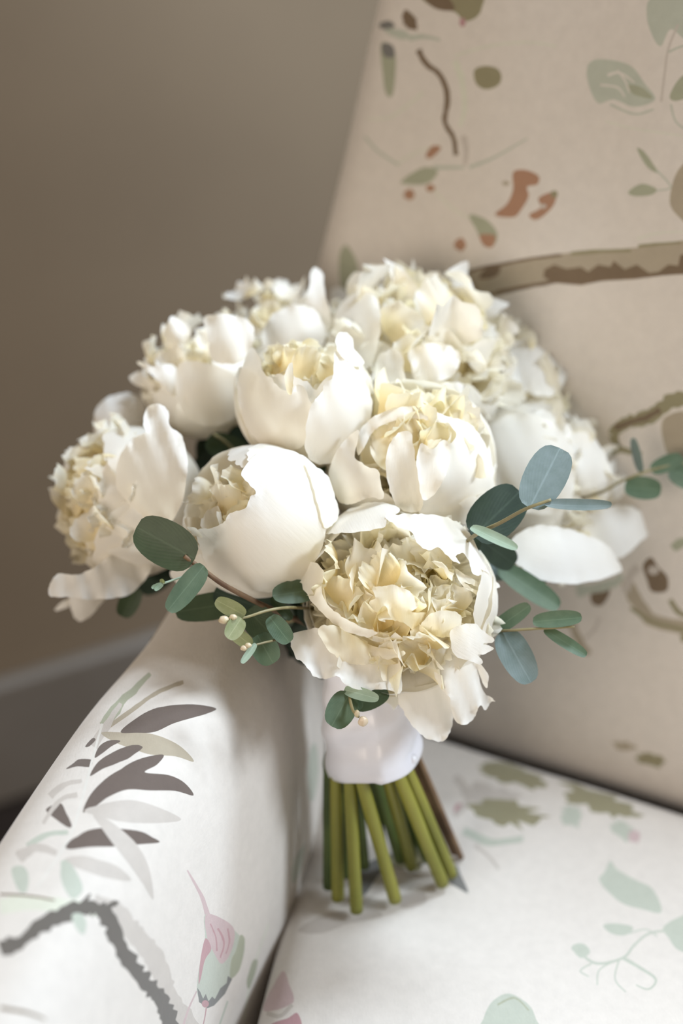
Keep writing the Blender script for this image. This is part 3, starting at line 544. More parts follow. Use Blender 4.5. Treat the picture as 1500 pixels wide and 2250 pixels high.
def peony(label, px, py, z, rpx, ax, seed, beta=50, cup=9, inner=36, guards=0, gopen=70, spread=58, iL=0.80, iw=0.26, hi=False, cuplen=1.0, ruf=0.05, squash=1.0, cupL=None, skip=None, notch=.03, hR=0.55, hoff=-0.15, imax=None):
    rnd = random.Random(seed); Rr = rpx * z / FPX; c = pt(px, py, z); axis = cdir(*ax)
    v, f, uv = heart_geo(c + axis * Rr * hoff, axis, Rr * hR)
    fl = into(mesh_obj('peony', v, f, 'heart', uv=uv, label=label))
    base = c - axis * Rr
    G = (30, 22) if hi else (20, 14)
    th = math.pi - R(beta)
    for k in range(cup):                                           # the cupped outer petals, three overlapping whorls
        lay = k % 3; ph = 2 * math.pi * k / cup + rnd.uniform(-.2, .2)
        rl = Rr * (1.0 - 0.035 * lay + rnd.uniform(-.01, .01)); tt = th * rnd.uniform(.86, 1.06) * cuplen * (1 + .04 * lay)
        vs, fs, uv = petal_grid(c - axis * rl, axis, ph, 0.0, rl * tt, R(90), R(90) - tt, rl * rnd.uniform(.78, .98), rl * 1.02, *G, seed * 50 + k, notch=notch, ruffle=ruf, drop=.28, kw=.55, basew=.2, tipcurl=rnd.uniform(-.2, .35))
        into(mesh_obj('petal', vs, fs, 'petal', uv=uv), fl)
    for k in range(inner):                                         # the frilled inner petals
        u = (k + .5) / inner; pol = R(spread) * math.sqrt(u); ph = k * 2.399963 + rnd.uniform(-.3, .3)
        Lg = Rr * iL * rnd.uniform(.8, 1.12); tilt = pol * 1.0 + rnd.uniform(-.12, .12); wv = Rr * iw * rnd.uniform(.75, 1.3)
        C0 = c - axis * Rr * .18
        e1 = axis.orthogonal().normalized(); e2 = axis.cross(e1)
        vs, fs, uv = petal_grid(C0, axis, ph, Rr * .16 * math.sqrt(u), Lg, tilt + .35, tilt - rnd.uniform(.2, .9), wv, wv * rnd.uniform(.7, 1.6), 16 if hi else 12, 12 if hi else 8, seed * 90 + k, notch=.10, ruffle=.42, drop=.22, kw=.8, basew=.3, tipcurl=rnd.uniform(-.8, .6), nf=2.2)
        into(mesh_obj('petal', vs, fs, 'inner' if u > .35 else 'heart', uv=uv), fl)
    for k in range(guards):                                        # open guard petals round the rim
        ph = 2 * math.pi * (k + rnd.uniform(-.2, .2)) / guards
        vs, fs, uv = petal_grid(c - axis * Rr * .85, axis, ph, Rr * .1, Rr * 1.55, R(88), R(90 - gopen), Rr * .62, Rr * 1.3, *G, seed * 70 + k, notch=.05, ruffle=.12, drop=.3, kw=.6, basew=.25)
        into(mesh_obj('petal', vs, fs, 'petal', uv=uv), fl)
    # calyx: green sepals under the flower
    for k in range(4):
        vs, fs, uv = petal_grid(c - axis * Rr * 1.03, axis, k * 1.57 + seed, 0.0, Rr * .55, R(88), R(60), Rr * .17, Rr * .6, 6, 6, seed + k, notch=0, ruffle=0, drop=.6, basew=.5)
        into(mesh_obj('sepal', vs, fs, 'leaf_mid', uv=uv), fl)
    FLOWERS.append((c, axis, Rr)); return fl, c, axis, Rr

def traced(parent, name, outline, depth, mat, base=None, step=11, curl=0.0, cw=14, ruf=0.0, seed=1, smooth=5, label=None, thick=0.0):
    """petal or leaf of free outline, curved in depth: depth(x, y) gives its distance; the rim curls by `curl` metres"""
    O = catmull(outline, smooth + 2); A0 = np.array(O); jag = 2.2 if name == 'petal' else 0
    nrm_ = np.roll(A0, -1, 0) - np.roll(A0, 1, 0); nrm_ = np.stack([nrm_[:, 1], -nrm_[:, 0]], 1) / (np.hypot(nrm_[:, 0], nrm_[:, 1])[:, None] + 1e-6)
    O = [p + m * jag * (nz1(p[0] * .09 + p[1] * .05, seed + 40) * 1.4 + .8 * nz1(p[0] * .21 - p[1] * .17, seed + 70)) for p, m in zip(A0, nrm_)]; A = np.array(O)
    xs = np.arange(A[:, 0].min(), A[:, 0].max(), step); ys = np.arange(A[:, 1].min(), A[:, 1].max(), step)
    X, Y = np.meshgrid(xs, ys); X, Y = X.ravel() + .01, Y.ravel() + .013; X[::2] += step * .0
    k = inside(A, X, Y); X, Y = X[k], Y[k]
    def dist(x, y):
        a, b = A, np.roll(A, -1, 0); d = b - a; t = ((x - a[:, 0]) * d[:, 0] + (y - a[:, 1]) * d[:, 1]) / ((d ** 2).sum(1) + 1e-9); t = np.clip(t, 0, 1)
        return np.sqrt(((a + d * t[:, None] - np.array([x, y])) ** 2).sum(1)).min()
    keep = [i for i in range(len(X)) if dist(X[i], Y[i]) > step * .45]
    V = [Vector(p) for p in O] + [Vector((X[i], Y[i])) for i in keep]; n = len(O)
    vo, _, fo, *_ = delaunay_2d_cdt(V, [(i, (i + 1) % n) for i in range(n)], [], 0, 1e-4)
    cx, cy = A.mean(0); bx, by = base if base else (cx, cy); far = max(np.hypot(A[:, 0] - bx, A[:, 1] - by)); bd = np.array([cx - bx, cy - by]); bl = np.linalg.norm(bd) + 1e-6; bd /= bl
    vs, uv = [], []
    for v in vo:
        d = dist(v.x, v.y); e = math.exp(-d / cw); z = depth(v.x, v.y) + curl * e
        z += ruf * nz1((v.x - v.y * .4) / 26.0, seed) * math.exp(-d / 34.0)
        vs.append(pt(v.x, v.y, z)); r = math.hypot(v.x - bx, v.y - by) / far
        uv.append((((v.x - bx) * -bd[1] + (v.y - by) * bd[0]) / far * 1.2, r))
    fa = []
    for f in fo:
        m = sum((Vector(vo[i]) for i in f), Vector((0, 0))) / 3
        if inside(A, np.array([m.x]), np.array([m.y]))[0]: fa.append(tuple(f)[::-1])
    o = mesh_obj(name, vs, fa, mat, uv=uv, label=label)
    return into(o, parent if parent is not bouquet else None)
def ball(fl_c, r, off=0.0, sq=1.0):
    cx, cy, cz = project(fl_c); rp = (r + off) / cz * FPX
    def d(x, y):
        q = ((x - cx) ** 2 + (y - cy) ** 2) / rp ** 2
        if q < .93: return cz - (r + off) * math.sqrt(1 - q) * sq
        return cz - (r + off) * sq * (math.sqrt(.07) - (q - .93) * 1.9)
    return d
def slope(z0, x0, y0, gx, gy, bul=0.0, rad=100.0):
    return lambda x, y: z0 + gx * (x - x0) + gy * (y - y0) + bul * ((x - x0) ** 2 + (y - y0) ** 2) / rad ** 2

# --- the eleven peonies
f1, c1, a1, r1 = peony('front peony, fully open with ruffled cream heart', 876, 1318, 0.735, 208, (-0.10, 0.10, 1), 11, beta=66, cup=9, inner=64, spread=74, iL=1.02, iw=.25, hi=True, cuplen=1.0, hR=.5, hoff=-.3)
f2, c2, a2, r2 = peony('round half-closed peony bud with a torn opening on its left', 566, 1142, 0.74, 168, (-0.62, 0.30, 0.62), 12, beta=40, cup=9, inner=30, spread=34, iL=.86, iw=.22, hi=True, ruf=.02)
f3, c3_, a3, r3 = peony('cupped peony above the bud, opening upwards', 666, 880, 0.765, 150, (-0.05, 0.80, 0.52), 13, beta=50, cup=9, inner=34, spread=46, iL=.95, iw=.24, hi=True, ruf=.04)
f4, c4, a4, r4 = peony('large globe peony right of centre with folded petals', 904, 1022, 0.765, 184, (0.12, 0.42, 0.85), 14, beta=50, cup=9, inner=44, spread=50, iL=.98, iw=.28, hi=True, ruf=.04)
f5, c5_, a5, r5 = peony('open peony at far left, seen from the side, yellow inside', 285, 1105, 0.80, 165, (-0.96, 0.08, 0.22), 15, beta=64, cup=8, inner=54, spread=78, iL=1.15, iw=.24, ruf=.06)
f6, c6, a6, r6 = peony('cupped peony at upper left with frilled rim', 440, 835, 0.83, 128, (-0.58, 0.72, 0.35), 16, beta=62, cup=9, inner=30, spread=60, iL=1.0, iw=.26, ruf=.10, notch=.07)
f7, c7, a7, r7 = peony('peony at the top left of the dome with one tall upright petal', 610, 760, 0.865, 135, (-0.12, 0.95, 0.20), 17, beta=70, cup=9, inner=40, spread=70, iL=1.1, iw=.24, ruf=.12, notch=.08)
f8, c8_, a8, r8 = peony('large fully open peony at the top, pale yellow centre', 925, 785, 0.83, 200, (0.02, 0.55, 0.80), 18, beta=72, cup=9, inner=66, spread=80, iL=1.05, iw=.24, ruf=.08, hR=.5, hoff=-.3)
f9, c9, a9, r9 = peony('peony at upper right, brightly lit', 1160, 855, 0.875, 138, (0.45, 0.70, 0.50), 19, beta=70, cup=8, inner=40, spread=78, iL=1.1, iw=.26, ruf=.10)
f10, c10, a10, r10 = peony('large peony on the right, turned away to the side', 1180, 1040, 0.85, 168, (0.86, 0.30, 0.28), 20, beta=58, cup=9, inner=50, spread=74, iL=1.15, iw=.24, ruf=.07)
f11, c11, a11, r11 = peony('low right peony with long drooping guard petals', 1215, 1185, 0.835, 98, (0.85, -0.15, 0.45), 21, beta=70, cup=6, inner=16, spread=60, iL=1.0, iw=.26, ruf=.06)
f12, c12, a12, r12 = peony('small peony half hidden at the back of the dome', 790, 760, 0.93, 118, (0.05, 0.95, 0.10), 22, beta=60, cup=7, inner=14, spread=50, iL=.95, iw=.3, ruf=.06)
f13, c13, a13, r13 = peony('peony on the right rim with a ruffled edge', 1270, 985, 0.90, 110, (0.85, 0.45, 0.25), 23, beta=70, cup=7, inner=26, spread=75, iL=1.15, iw=.26, ruf=.10)

shingles(f1, c1, a1, r1, 50, 58, .68, .94, .46, .33, 201, G=(22, 14))
shingles(f2, c2, a2, r2, 16, 30, .60, .80, .45, .24, 202)
shingles(f3, c3_, a3, r3, 20, 38, .66, .92, .45, .26, 203)
shingles(f4, c4, a4, r4, 26, 38, .74, .97, .62, .38, 204, G=(18, 12))
shingles(f5, c5_, a5, r5, 40, 75, .70, 1.02, .45, .26, 205)
shingles(f6, c6, a6, r6, 20, 60, .8, 1.08, .45, .28, 206, mats=('inner', 'petal'))
shingles(f7, c7, a7, r7, 30, 75, .8, 1.08, .45, .28, 207, mats=('inner', 'petal'))
shingles(f8, c8_, a8, r8, 56, 84, .70, .96, .52, .36, 208, mats=('inner', 'petal'))
shingles(f9, c9, a9, r9, 34, 84, .80, 1.08, .56, .38, 209, mats=('inner', 'petal'))
shingles(f10, c10, a10, r10, 36, 75, .75, 1.05, .45, .27, 210, mats=('inner', 'petal'))
shingles(f13, c13, a13, r13, 26, 80, .75, 1.05, .5, .30, 213, mats=('inner', 'petal'))
# traced petals that give the flowers their own outlines
G1 = ball(c1, r1, 0.003)
T = traced
T(f1, 'petal', [(709, 1170), (730, 1150), (760, 1122), (810, 1104), (850, 1105), (878, 1121), (850, 1140), (842, 1158), (800, 1168), (750, 1172)], G1, 'petal', (780, 1100), curl=-.002, ruf=.003, label='broad petal folded over the top of the front peony')
T(f1, 'petal', [(846, 1134), (890, 1130), (940, 1130), (990, 1140), (1030, 1170), (1055, 1220), (1075, 1260), (1056, 1250), (1058, 1262), (1040, 1262), (1030, 1235), (1018, 1215), (1000, 1222), (1010, 1238), (985, 1225), (965, 1205), (935, 1208), (915, 1190), (903, 1168), (880, 1160)], G1, 'petal', (1020, 1110), curl=-.003, ruf=.004, seed=4)
T(f1, 'petal', [(660, 1245), (690, 1235), (712, 1255), (706, 1290), (716, 1320), (745, 1350), (790, 1375), (830, 1390), (800, 1400), (750, 1382), (705, 1345), (675, 1310), (660, 1275)], ball(c1, r1, .004), 'petal', (690, 1380), curl=-.002, ruf=.003, seed=5)
T(f1, 'petal', [(1083, 1270), (1098, 1290), (1085, 1300), (1075, 1370), (1050, 1400), (1040, 1340), (1052, 1290), (1068, 1240)], G1, 'petal', (1080, 1390), curl=-.001, ruf=.003, seed=6)
T(f1, 'petal', [(640, 1395), (690, 1380), (715, 1385), (760, 1440), (830, 1445), (870, 1430), (884, 1500), (875, 1525), (850, 1515), (800, 1518), (760, 1505), (742, 1486), (712, 1492), (690, 1485), (668, 1460), (645, 1440)], slope(.704, 760, 1440, 0, -.00010, .006, 130), 'petal', (780, 1370), curl=-.003, ruf=.009, seed=7, cw=18, label='wide wavy guard petal at lower left')
T(f1, 'petal', [(870, 1440), (900, 1400), (990, 1400), (1020, 1440), (1000, 1500), (995, 1560), (995, 1590), (975, 1628), (945, 1625), (915, 1605), (890, 1570), (872, 1530), (884, 1500)], slope(.722, 930, 1500, 0, -.00006, .008, 110), 'petal', (930, 1380), curl=-.002, ruf=.006, seed=8, cw=16, label='long guard petal hanging over the ribbon')
T(f1, 'petal', [(950, 1420), (1020, 1400), (1060, 1410), (1040, 1440), (1070, 1480), (1068, 1512), (1048, 1470), (1060, 1515), (1088, 1540), (1075, 1545), (1068, 1560), (1055, 1552), (1045, 1575), (1030, 1590), (1005, 1588), (992, 1560), (985, 1530), (960, 1500)], slope(.712, 1010, 1480, .00006, 0, .007, 90), 'petal', (980, 1390), curl=-.002, ruf=.010, seed=9, smooth=4, cw=14, label='frilled guard petal at lower right')
T(f1, 'petal', [(990, 1385), (1040, 1370), (1060, 1385), (1085, 1407), (1062, 1415), (1085, 1425), (1062, 1436), (1050, 1440), (1060, 1457), (1040, 1455), (1000, 1440)], slope(.695, 1030, 1410, .0001, 0, .004, 60), 'petal', (990, 1380), ruf=.006, seed=10, smooth=4, curl=-.001)
T(f1, 'petal', [(700, 1380), (740, 1375), (800, 1410), (840, 1425), (890, 1430), (880, 1445), (830, 1450), (810, 1460), (770, 1458), (735, 1440), (712, 1415)], slope(.694, 790, 1420, 0, .0001, -.004, 80), 'inner', (790, 1370), curl=.004, ruf=.006, seed=12)
# ruffled upright petals in the heart of the front peony
HP = [([(763, 1290), (775, 1283), (785, 1300), (808, 1305), (830, 1302), (815, 1325), (800, 1335), (780, 1325)], -.016), ([(806, 1276), (825, 1290), (860, 1285), (900, 1300), (918, 1330), (905, 1345), (952, 1348), (938, 1380), (920, 1395), (890, 1370), (860, 1360), (845, 1330), (825, 1345), (812, 1325), (825, 1310)], -.022),
      ([(775, 1200), (800, 1196), (822, 1205), (825, 1240), (800, 1270), (780, 1260), (772, 1230)], -.006), ([(830, 1215), (850, 1208), (880, 1222), (882, 1260), (860, 1285), (835, 1280), (828, 1250)], -.008), ([(880, 1215), (915, 1218), (940, 1240), (935, 1270), (905, 1290), (882, 1270)], -.006),
      ([(945, 1350), (980, 1340), (1010, 1350), (1012, 1380), (980, 1400), (945, 1395), (920, 1380)], -.012), ([(1000, 1250), (1020, 1262), (1062, 1285), (1050, 1290), (1020, 1280), (1060, 1305), (1055, 1312), (1015, 1285)], -.008), ([(695, 1262), (704, 1265), (712, 1300), (718, 1328), (706, 1318), (698, 1295)], -.006),
      ([(725, 1275), (745, 1268), (760, 1290), (758, 1330), (740, 1345), (726, 1320)], -.004), ([(795, 1345), (820, 1350), (845, 1375), (870, 1385), (855, 1400), (830, 1398), (812, 1410), (800, 1380)], -.012), ([(930, 1290), (965, 1280), (1000, 1300), (1005, 1330), (970, 1340), (935, 1330)], -.004)]
for k, (ol, dz) in enumerate([HP[i] for i in (1, 5, 6, 7)]):
    bc = np.mean(np.array(ol), 0); dd = ball(c1, r1 * .93, 0.0)
    T(f1, 'petal', ol, (lambda x, y, dz=dz, bc=bc, dd=dd: dd(x, y) + dz * .5 + .004 * ((x - bc[0]) ** 2 + (y - bc[1]) ** 2) / 900), 'inner', (bc[0], bc[1] + 50), step=7, curl=-.0035, cw=8, ruf=.006, seed=30 + k)

# bud 2
G2 = ball(c2, r2, .003)
T(f2, 'petal', [(528, 1040), (560, 1000), (610, 985), (665, 1000), (700, 1040), (715, 1100), (712, 1180), (690, 1240), (640, 1290), (570, 1300), (500, 1280), (455, 1240), (435, 1190), (430, 1165), (460, 1160), (490, 1150), (505, 1128), (538, 1115), (548, 1090), (560, 1082), (543, 1060)], G2, 'petal', (690, 1260), curl=-.0015, cw=9, ruf=.002, seed=3, label='smooth broad outer petal of the bud')
T(f2, 'petal', [(410, 1158), (425, 1158), (440, 1170), (445, 1182), (430, 1178), (418, 1170)], ball(c2, r2, .008), 'petal', (440, 1180), step=6, curl=-.002, seed=4)
T(f2, 'petal', [(672, 1020), (690, 1022), (722, 1050), (738, 1095), (745, 1135), (735, 1150), (712, 1160), (703, 1130), (690, 1080)], ball(c2, r2, .0042), 'petal', (700, 1160), curl=-.0008, seed=5)
T(f2, 'petal', [(372, 1260), (400, 1245), (470, 1265), (510, 1290), (500, 1303), (440, 1304), (400, 1290)], slope(.755, 440, 1275, 0, 0, .003, 60), 'petal', (500, 1290), curl=-.001, seed=6)
# cup 3
G3 = ball(c3_, r3, .003)
T(f3, 'petal', [(520, 850), (535, 800), (552, 765), (568, 778), (580, 822), (595, 830), (612, 850), (640, 862), (650, 845), (668, 850), (680, 880), (690, 905), (680, 960), (640, 990), (590, 985), (548, 950), (530, 900)], G3, 'petal', (620, 1010), curl=-.002, cw=10, ruf=.003, seed=7)
T(f3, 'petal', [(735, 772), (760, 790), (785, 815), (812, 860), (815, 900), (800, 960), (760, 1000), (720, 1020), (680, 1010), (670, 960), (680, 900), (690, 880), (708, 860), (712, 840), (732, 828)], ball(c3_, r3, .007), 'petal', (700, 1030), curl=-.002, cw=10, ruf=.003, seed=8, label='tall outer petal catching the window light')
T(f3, 'petal', [(738, 738), (752, 730), (770, 740), (778, 765), (795, 785), (800, 800), (780, 805), (760, 790), (742, 770)], ball(c3_, r3, .008), 'petal', (780, 810), step=7, curl=-.002, cw=8, ruf=.004, seed=9)
T(f3, 'petal', [(630, 860), (625, 830), (634, 802), (642, 800), (645, 830), (640, 866)], ball(c3_, r3, .012), 'inner', (640, 870), step=6, curl=-.002, seed=10)
# globe 4
G4 = ball(c4, r4, .003)
T(f4, 'petal', [(722, 1040), (740, 990), (770, 955), (790, 945), (780, 1000), (800, 1020), (830, 1035), (835, 1060), (842, 1095), (815, 1092), (790, 1100), (760, 1110), (735, 1090)], ball(c4, r4, .006), 'petal', (760, 1120), curl=-.002, cw=10, ruf=.004, seed=11)
T(f4, 'petal', [(965, 910), (1000, 920), (1030, 930), (1060, 965), (1082, 1020), (1086, 1070), (1070, 1110), (1040, 1145), (990, 1150), (930, 1140), (920, 1100), (940, 1040), (960, 1000), (1000, 960), (990, 935)], G4, 'petal', (1010, 1160), curl=-.0015, cw=10, ruf=.003, seed=12)
T(f4, 'petal', [(850, 990), (870, 955), (900, 950), (910, 990), (915, 1030), (930, 1075), (925, 1120), (900, 1125), (870, 1110), (850, 1050)], ball(c4, r4, .004), 'petal', (900, 1150), curl=-.002, cw=10, ruf=.003, seed=13)
T(f4, 'petal', [(790, 945), (830, 910), (880, 893), (940, 895), (975, 915), (990, 935), (950, 925), (900, 920), (850, 930), (820, 950), (800, 985), (785, 1000)], G4, 'petal', (860, 880), curl=.002, cw=10, ruf=.003, seed=14)
T(f4, 'petal', [(915, 1010), (925, 975), (950, 985), (975, 965), (990, 985), (985, 1030), (960, 1080), (930, 1100), (920, 1060)], ball(c4, r4, .006), 'petal', (940, 1120), curl=-.003, cw=9, ruf=.005, seed=15)
# left flower 5
T(f5, 'petal', [(315, 930), (325, 895), (350, 888), (370, 905), (372, 935), (400, 960), (412, 1020), (405, 1080), (380, 1140), (340, 1150), (300, 1120), (262, 1080), (255, 1040), (265, 1000), (290, 965), (320, 950)], slope(.745, 340, 1030, -.0001, 0, .008, 110), 'petal', (380, 1170), curl=-.003, cw=14, ruf=.006, seed=16, label='upright white petal on the flower at far left')
T(f5, 'petal', [(235, 1095), (270, 1100), (320, 1110), (340, 1150), (320, 1190), (280, 1190), (245, 1150), (232, 1115)], slope(.755, 290, 1150, -.0001, 0, .005, 60), 'petal', (350, 1190), curl=-.002, ruf=.004, seed=17)
T(f5, 'petal', [(290, 1190), (330, 1180), (340, 1220), (325, 1265), (285, 1305), (215, 1318), (150, 1312), (112, 1310), (110, 1280), (130, 1262), (180, 1260), (230, 1230), (270, 1195)], slope(.765, 230, 1250, .0001, 0, .006, 110), 'petal', (330, 1190), curl=-.001, ruf=.006, seed=18, label='drooping guard petal on the flower at far left')
T(f5, 'petal', [(155, 1300), (200, 1295), (240, 1300), (215, 1335), (180, 1365), (160, 1350)], slope(.80, 190, 1320, .0001, 0, .006, 50), 'petal', (220, 1290), ruf=.003, seed=19)
T(f5, 'petal', [(120, 1340), (145, 1318), (165, 1310), (150, 1335)], slope(.81, 140, 1325, 0, 0, .003, 30), 'petal', (160, 1310), step=7)
T(f5, 'petal', [(210, 900), (240, 870), (290, 865), (320, 890), (310, 940), (280, 980), (250, 1010), (215, 990), (205, 940)], slope(.82, 260, 940, 0, 0, .010, 60), 'petal', (300, 1000), ruf=.006, seed=20)
T(f5, 'petal', [(145, 1010), (175, 975), (215, 975), (245, 1010), (250, 1060), (210, 1090), (165, 1080), (140, 1050)], slope(.80, 200, 1040, 0, 0, .008, 60), 'inner', (260, 1060), ruf=.006, seed=21)
# 6, 7 rim petals
T(f6, 'petal', [(448, 700), (480, 690), (540, 700), (560, 740), (540, 790), (500, 800), (465, 790), (458, 750)], slope(.78, 510, 750, 0, 0, .007, 60), 'petal', (520, 820), curl=-.002, ruf=.005, seed=22)
T(f6, 'petal', [(360, 735), (375, 697), (390, 700), (415, 715), (420, 740), (400, 770), (375, 755)], slope(.80, 390, 735, 0, 0, .004, 30), 'petal', (410, 790), ruf=.006, seed=23)
T(f6, 'petal', [(302, 797), (318, 798), (340, 805), (375, 800), (390, 820), (385, 870), (360, 850), (335, 825)], slope(.79, 350, 820, 0, 0, .004, 40), 'petal', (390, 880), ruf=.005, seed=24)
T(f6, 'petal', [(395, 800), (440, 795), (500, 815), (530, 850), (525, 905), (480, 935), (430, 930), (400, 900), (385, 850)], ball(c6, r6, .004), 'petal', (450, 950), curl=-.002, ruf=.003, seed=25)
T(f7, 'petal', [(676, 640), (682, 600), (692, 587), (708, 598), (713, 640), (725, 690), (720, 730), (690, 740), (660, 700), (668, 665)], slope(.81, 695, 670, 0, 0, .006, 50), 'petal', (700, 750), curl=-.002, ruf=.003, seed=26, label='tall upright petal standing above the dome')
T(f7, 'petal', [(575, 740), (600, 690), (650, 670), (690, 680), (715, 730), (700, 770), (640, 770), (590, 790)], slope(.805, 650, 730, 0, 0, .007, 70), 'petal', (650, 800), curl=-.002, ruf=.004, seed=27)
T(f12, 'petal', [(725, 640), (750, 632), (790, 635), (800, 660), (770, 690), (735, 690)], slope(.90, 760, 660, 0, 0, .004, 40), 'petal', (760, 700), seed=28)
# top flower 8 folds
for k, ol in enumerate([[(735, 690), (760, 655), (800, 640), (830, 660), (835, 720), (820, 790), (790, 820), (755, 790), (735, 740)], [(830, 790), (850, 770), (880, 775), (890, 830), (905, 880), (880, 890), (845, 880), (825, 840)], [(900, 770), (950, 755), (985, 760), (1010, 780), (1000, 820), (960, 840), (920, 850), (905, 810)],
                        [(930, 850), (990, 840), (1040, 850), (1060, 890), (1040, 930), (980, 900)]]):
    bc = np.mean(np.array(ol), 0); dd = ball(c8_, r8, .004)
    T(f8, 'petal', ol, (lambda x, y, bc=bc, dd=dd: dd(x, y) + .0015 * ((x - bc[0]) ** 2 + (y - bc[1]) ** 2) / 1600), 'petal', (925, 850), step=10, curl=-.002, cw=10, ruf=.008, seed=60 + k)
# right side
T(f10, 'petal', [(1060, 925), (1110, 910), (1170, 910), (1220, 935), (1255, 980), (1262, 1040), (1250, 1100), (1200, 1130), (1140, 1120), (1090, 1090), (1062, 1030), (1050, 970)], ball(c10, r10, .004), 'petal', (1090, 1120), curl=-.002, ruf=.003, seed=29, label='broad smooth outer petal on the right-hand peony')
T(f10, 'petal', [(1250, 960), (1290, 950), (1330, 1000), (1345, 1050), (1330, 1100), (1280, 1115), (1245, 1090), (1255, 1030)], slope(.815, 1290, 1040, .0001, 0, .006, 70), 'petal', (1250, 1110), ruf=.008, seed=31)
T(f10, 'petal', [(1330, 1050), (1352, 1040), (1380, 1045), (1382, 1075), (1350, 1100), (1320, 1105)], slope(.835, 1350, 1075, 0, 0, .004, 40), 'petal', (1310, 1110), ruf=.006, seed=32)
T(f11, 'petal', [(1120, 1220), (1130, 1180), (1180, 1155), (1260, 1165), (1330, 1195), (1352, 1225), (1364, 1240), (1362, 1258), (1310, 1275), (1250, 1284), (1190, 1275), (1150, 1250)], slope(.78, 1240, 1220, .0002, 0, .012, 120), 'petal', (1130, 1180), curl=-.002, ruf=.002, seed=33, label='large smooth drooping petal at lower right')
T(f11, 'petal', [(1280, 1130), (1330, 1115), (1375, 1110), (1412, 1130), (1427, 1168), (1405, 1190), (1365, 1225), (1330, 1215), (1290, 1190)], slope(.83, 1350, 1165, .0001, 0, .008, 80), 'petal', (1270, 1180), curl=-.002, ruf=.002, seed=34, label='outermost petal reaching right')
T(f9, 'petal', [(1110, 770), (1150, 742), (1195, 740), (1235, 775), (1245, 830), (1210, 870), (1150, 860), (1110, 830)], ball(c9, r9, .004), 'petal', (1150, 900), curl=-.004, ruf=.007, seed=35)
T(f13, 'petal', [(1245, 860), (1285, 855), (1312, 890), (1315, 950), (1290, 990), (1250, 970), (1235, 910)], ball(c13, r13, .004), 'petal', (1240, 1000), curl=-.003, ruf=.007, seed=36)

# --- stems, ribbon
seat_h = SEAT + 0.004
WTOP = pt(786, 1430, .748); WBOT = pt(820, 1672, .772)
def wrap():
    vs, fs, uv = [], [], []; n, m = 48, 30
    ax = (WBOT - WTOP); d = ax.normalized(); a = RT - d * RT.dot(d); a.normalize(); b = a.cross(d)
    for j in range(m + 1):
        v = j / m
        for i in range(n):
            t = 2 * math.pi * i / n; r = 0.0212 + .0038 * v + .0012 * math.sin(3 * t + 6 * v) + .0010 * math.sin(v * 22 + 2 * t) + .0012 * noise.noise(Vector((math.cos(t) * 2, math.sin(t) * 2, v * 5)))
            low = (-.0060 * math.cos(t + .2) + .0022 * math.cos(2 * t + 1)) * v ** 4   # uneven lower hem
            vs.append(WTOP + ax * v + d * low + (a * math.cos(t) + b * math.sin(t)) * r * (1.12 if math.cos(t) > 0 else 1)); uv.append((i / n, v))
    for j in range(m):
        for i in range(n): fs.append((j * n + i, j * n + (i + 1) % n, (j + 1) * n + (i + 1) % n, (j + 1) * n + i))
    return mesh_obj('ribbon_wrap', vs, fs, 'satin', uv=uv)
rib = into(wrap())
so = rib.modifiers.new('thickness', 'SOLIDIFY'); so.thickness = .0012; so.offset = 1
def bead(p, r, mat, parent, name, sc=(1, 1, 1)):
    vs, fs, uv = heart_geo(Vector((0, 0, 0)), Vector((0, 0, 1)), 1.0); nv = [p + Vector((v.x * sc[0], v.y * sc[1], v.z * sc[2])) * r for v in vs]
    return into(mesh_obj(name, nv, fs, mat, uv=uv), parent)
for (x, y) in ((868, 1548), (886, 1614), (905, 1668)): bead(pt(x, y, .741 + (y - 1548) * .00012), .0032, 'pearl', rib, 'pearl_pin')
def stem(tipx, tipy, wx, wy, rad, mat='stem', target=None, wz=None, label=None, tz=None):
    tip = on_plane(tipx, tipy, seat_h + rad * .8); 
    w = pt(wx, wy, wz or .775); mid = pt(wx - (wx - 800) * .45 - 0, 1600, .762)
    P = [tip, tip.lerp(w, .5), w, w + (w - tip).normalized() * .012, mid, WTOP]
    if target: c, a, r = target; P += [WTOP.lerp(c - a * r, .5), c - a * r * 1.02]
    v = catmull([tuple(p) for p in P], 6, False); n = len(v)
    vv, ff = tube_geo([Vector(q) for q in v], [rad * (1 + .02 * math.sin(i)) * (1 - .25 * min(1, max(0, (i - 10) / 8))) for i in range(n)], 10)
    return into(mesh_obj('stem', vv, ff, mat, label=label))
S_ = [(742, 1975, 738, 1700, .0036, .770), (783, 2002, 768, 1708, .0036, .762), (868, 1978, 792, 1708, .0037, .757), (905, 1905, 848, 1700, .0036, .772), (972, 1942, 872, 1695, .0037, .762), (992, 1922, 893, 1688, .0036, .768),
      (722, 1950, 722, 1700, .0034, .785), (880, 1890, 822, 1700, .0034, .79), (845, 1900, 812, 1700, .0032, .80), (940, 1888, 862, 1700, .0034, .795), (760, 1925, 750, 1700, .0033, .795), (800, 1905, 782, 1700, .0032, .80), (905, 1880, 880, 1690, .0032, .80)]
for k, (tx, ty, wx, wy, rr, wz) in enumerate(S_):
    stem(tx, ty, wx, wy, rr, 'stem' if k < 6 else 'stem_dark', FLOWERS[k], wz)
stem(1012, 1885, 918, 1665, .0020, 'twig', None, .785, label='brown woody twig'); stem(1000, 1870, 908, 1670, .0034, 'twig', None, .79, label='brown woody twig')

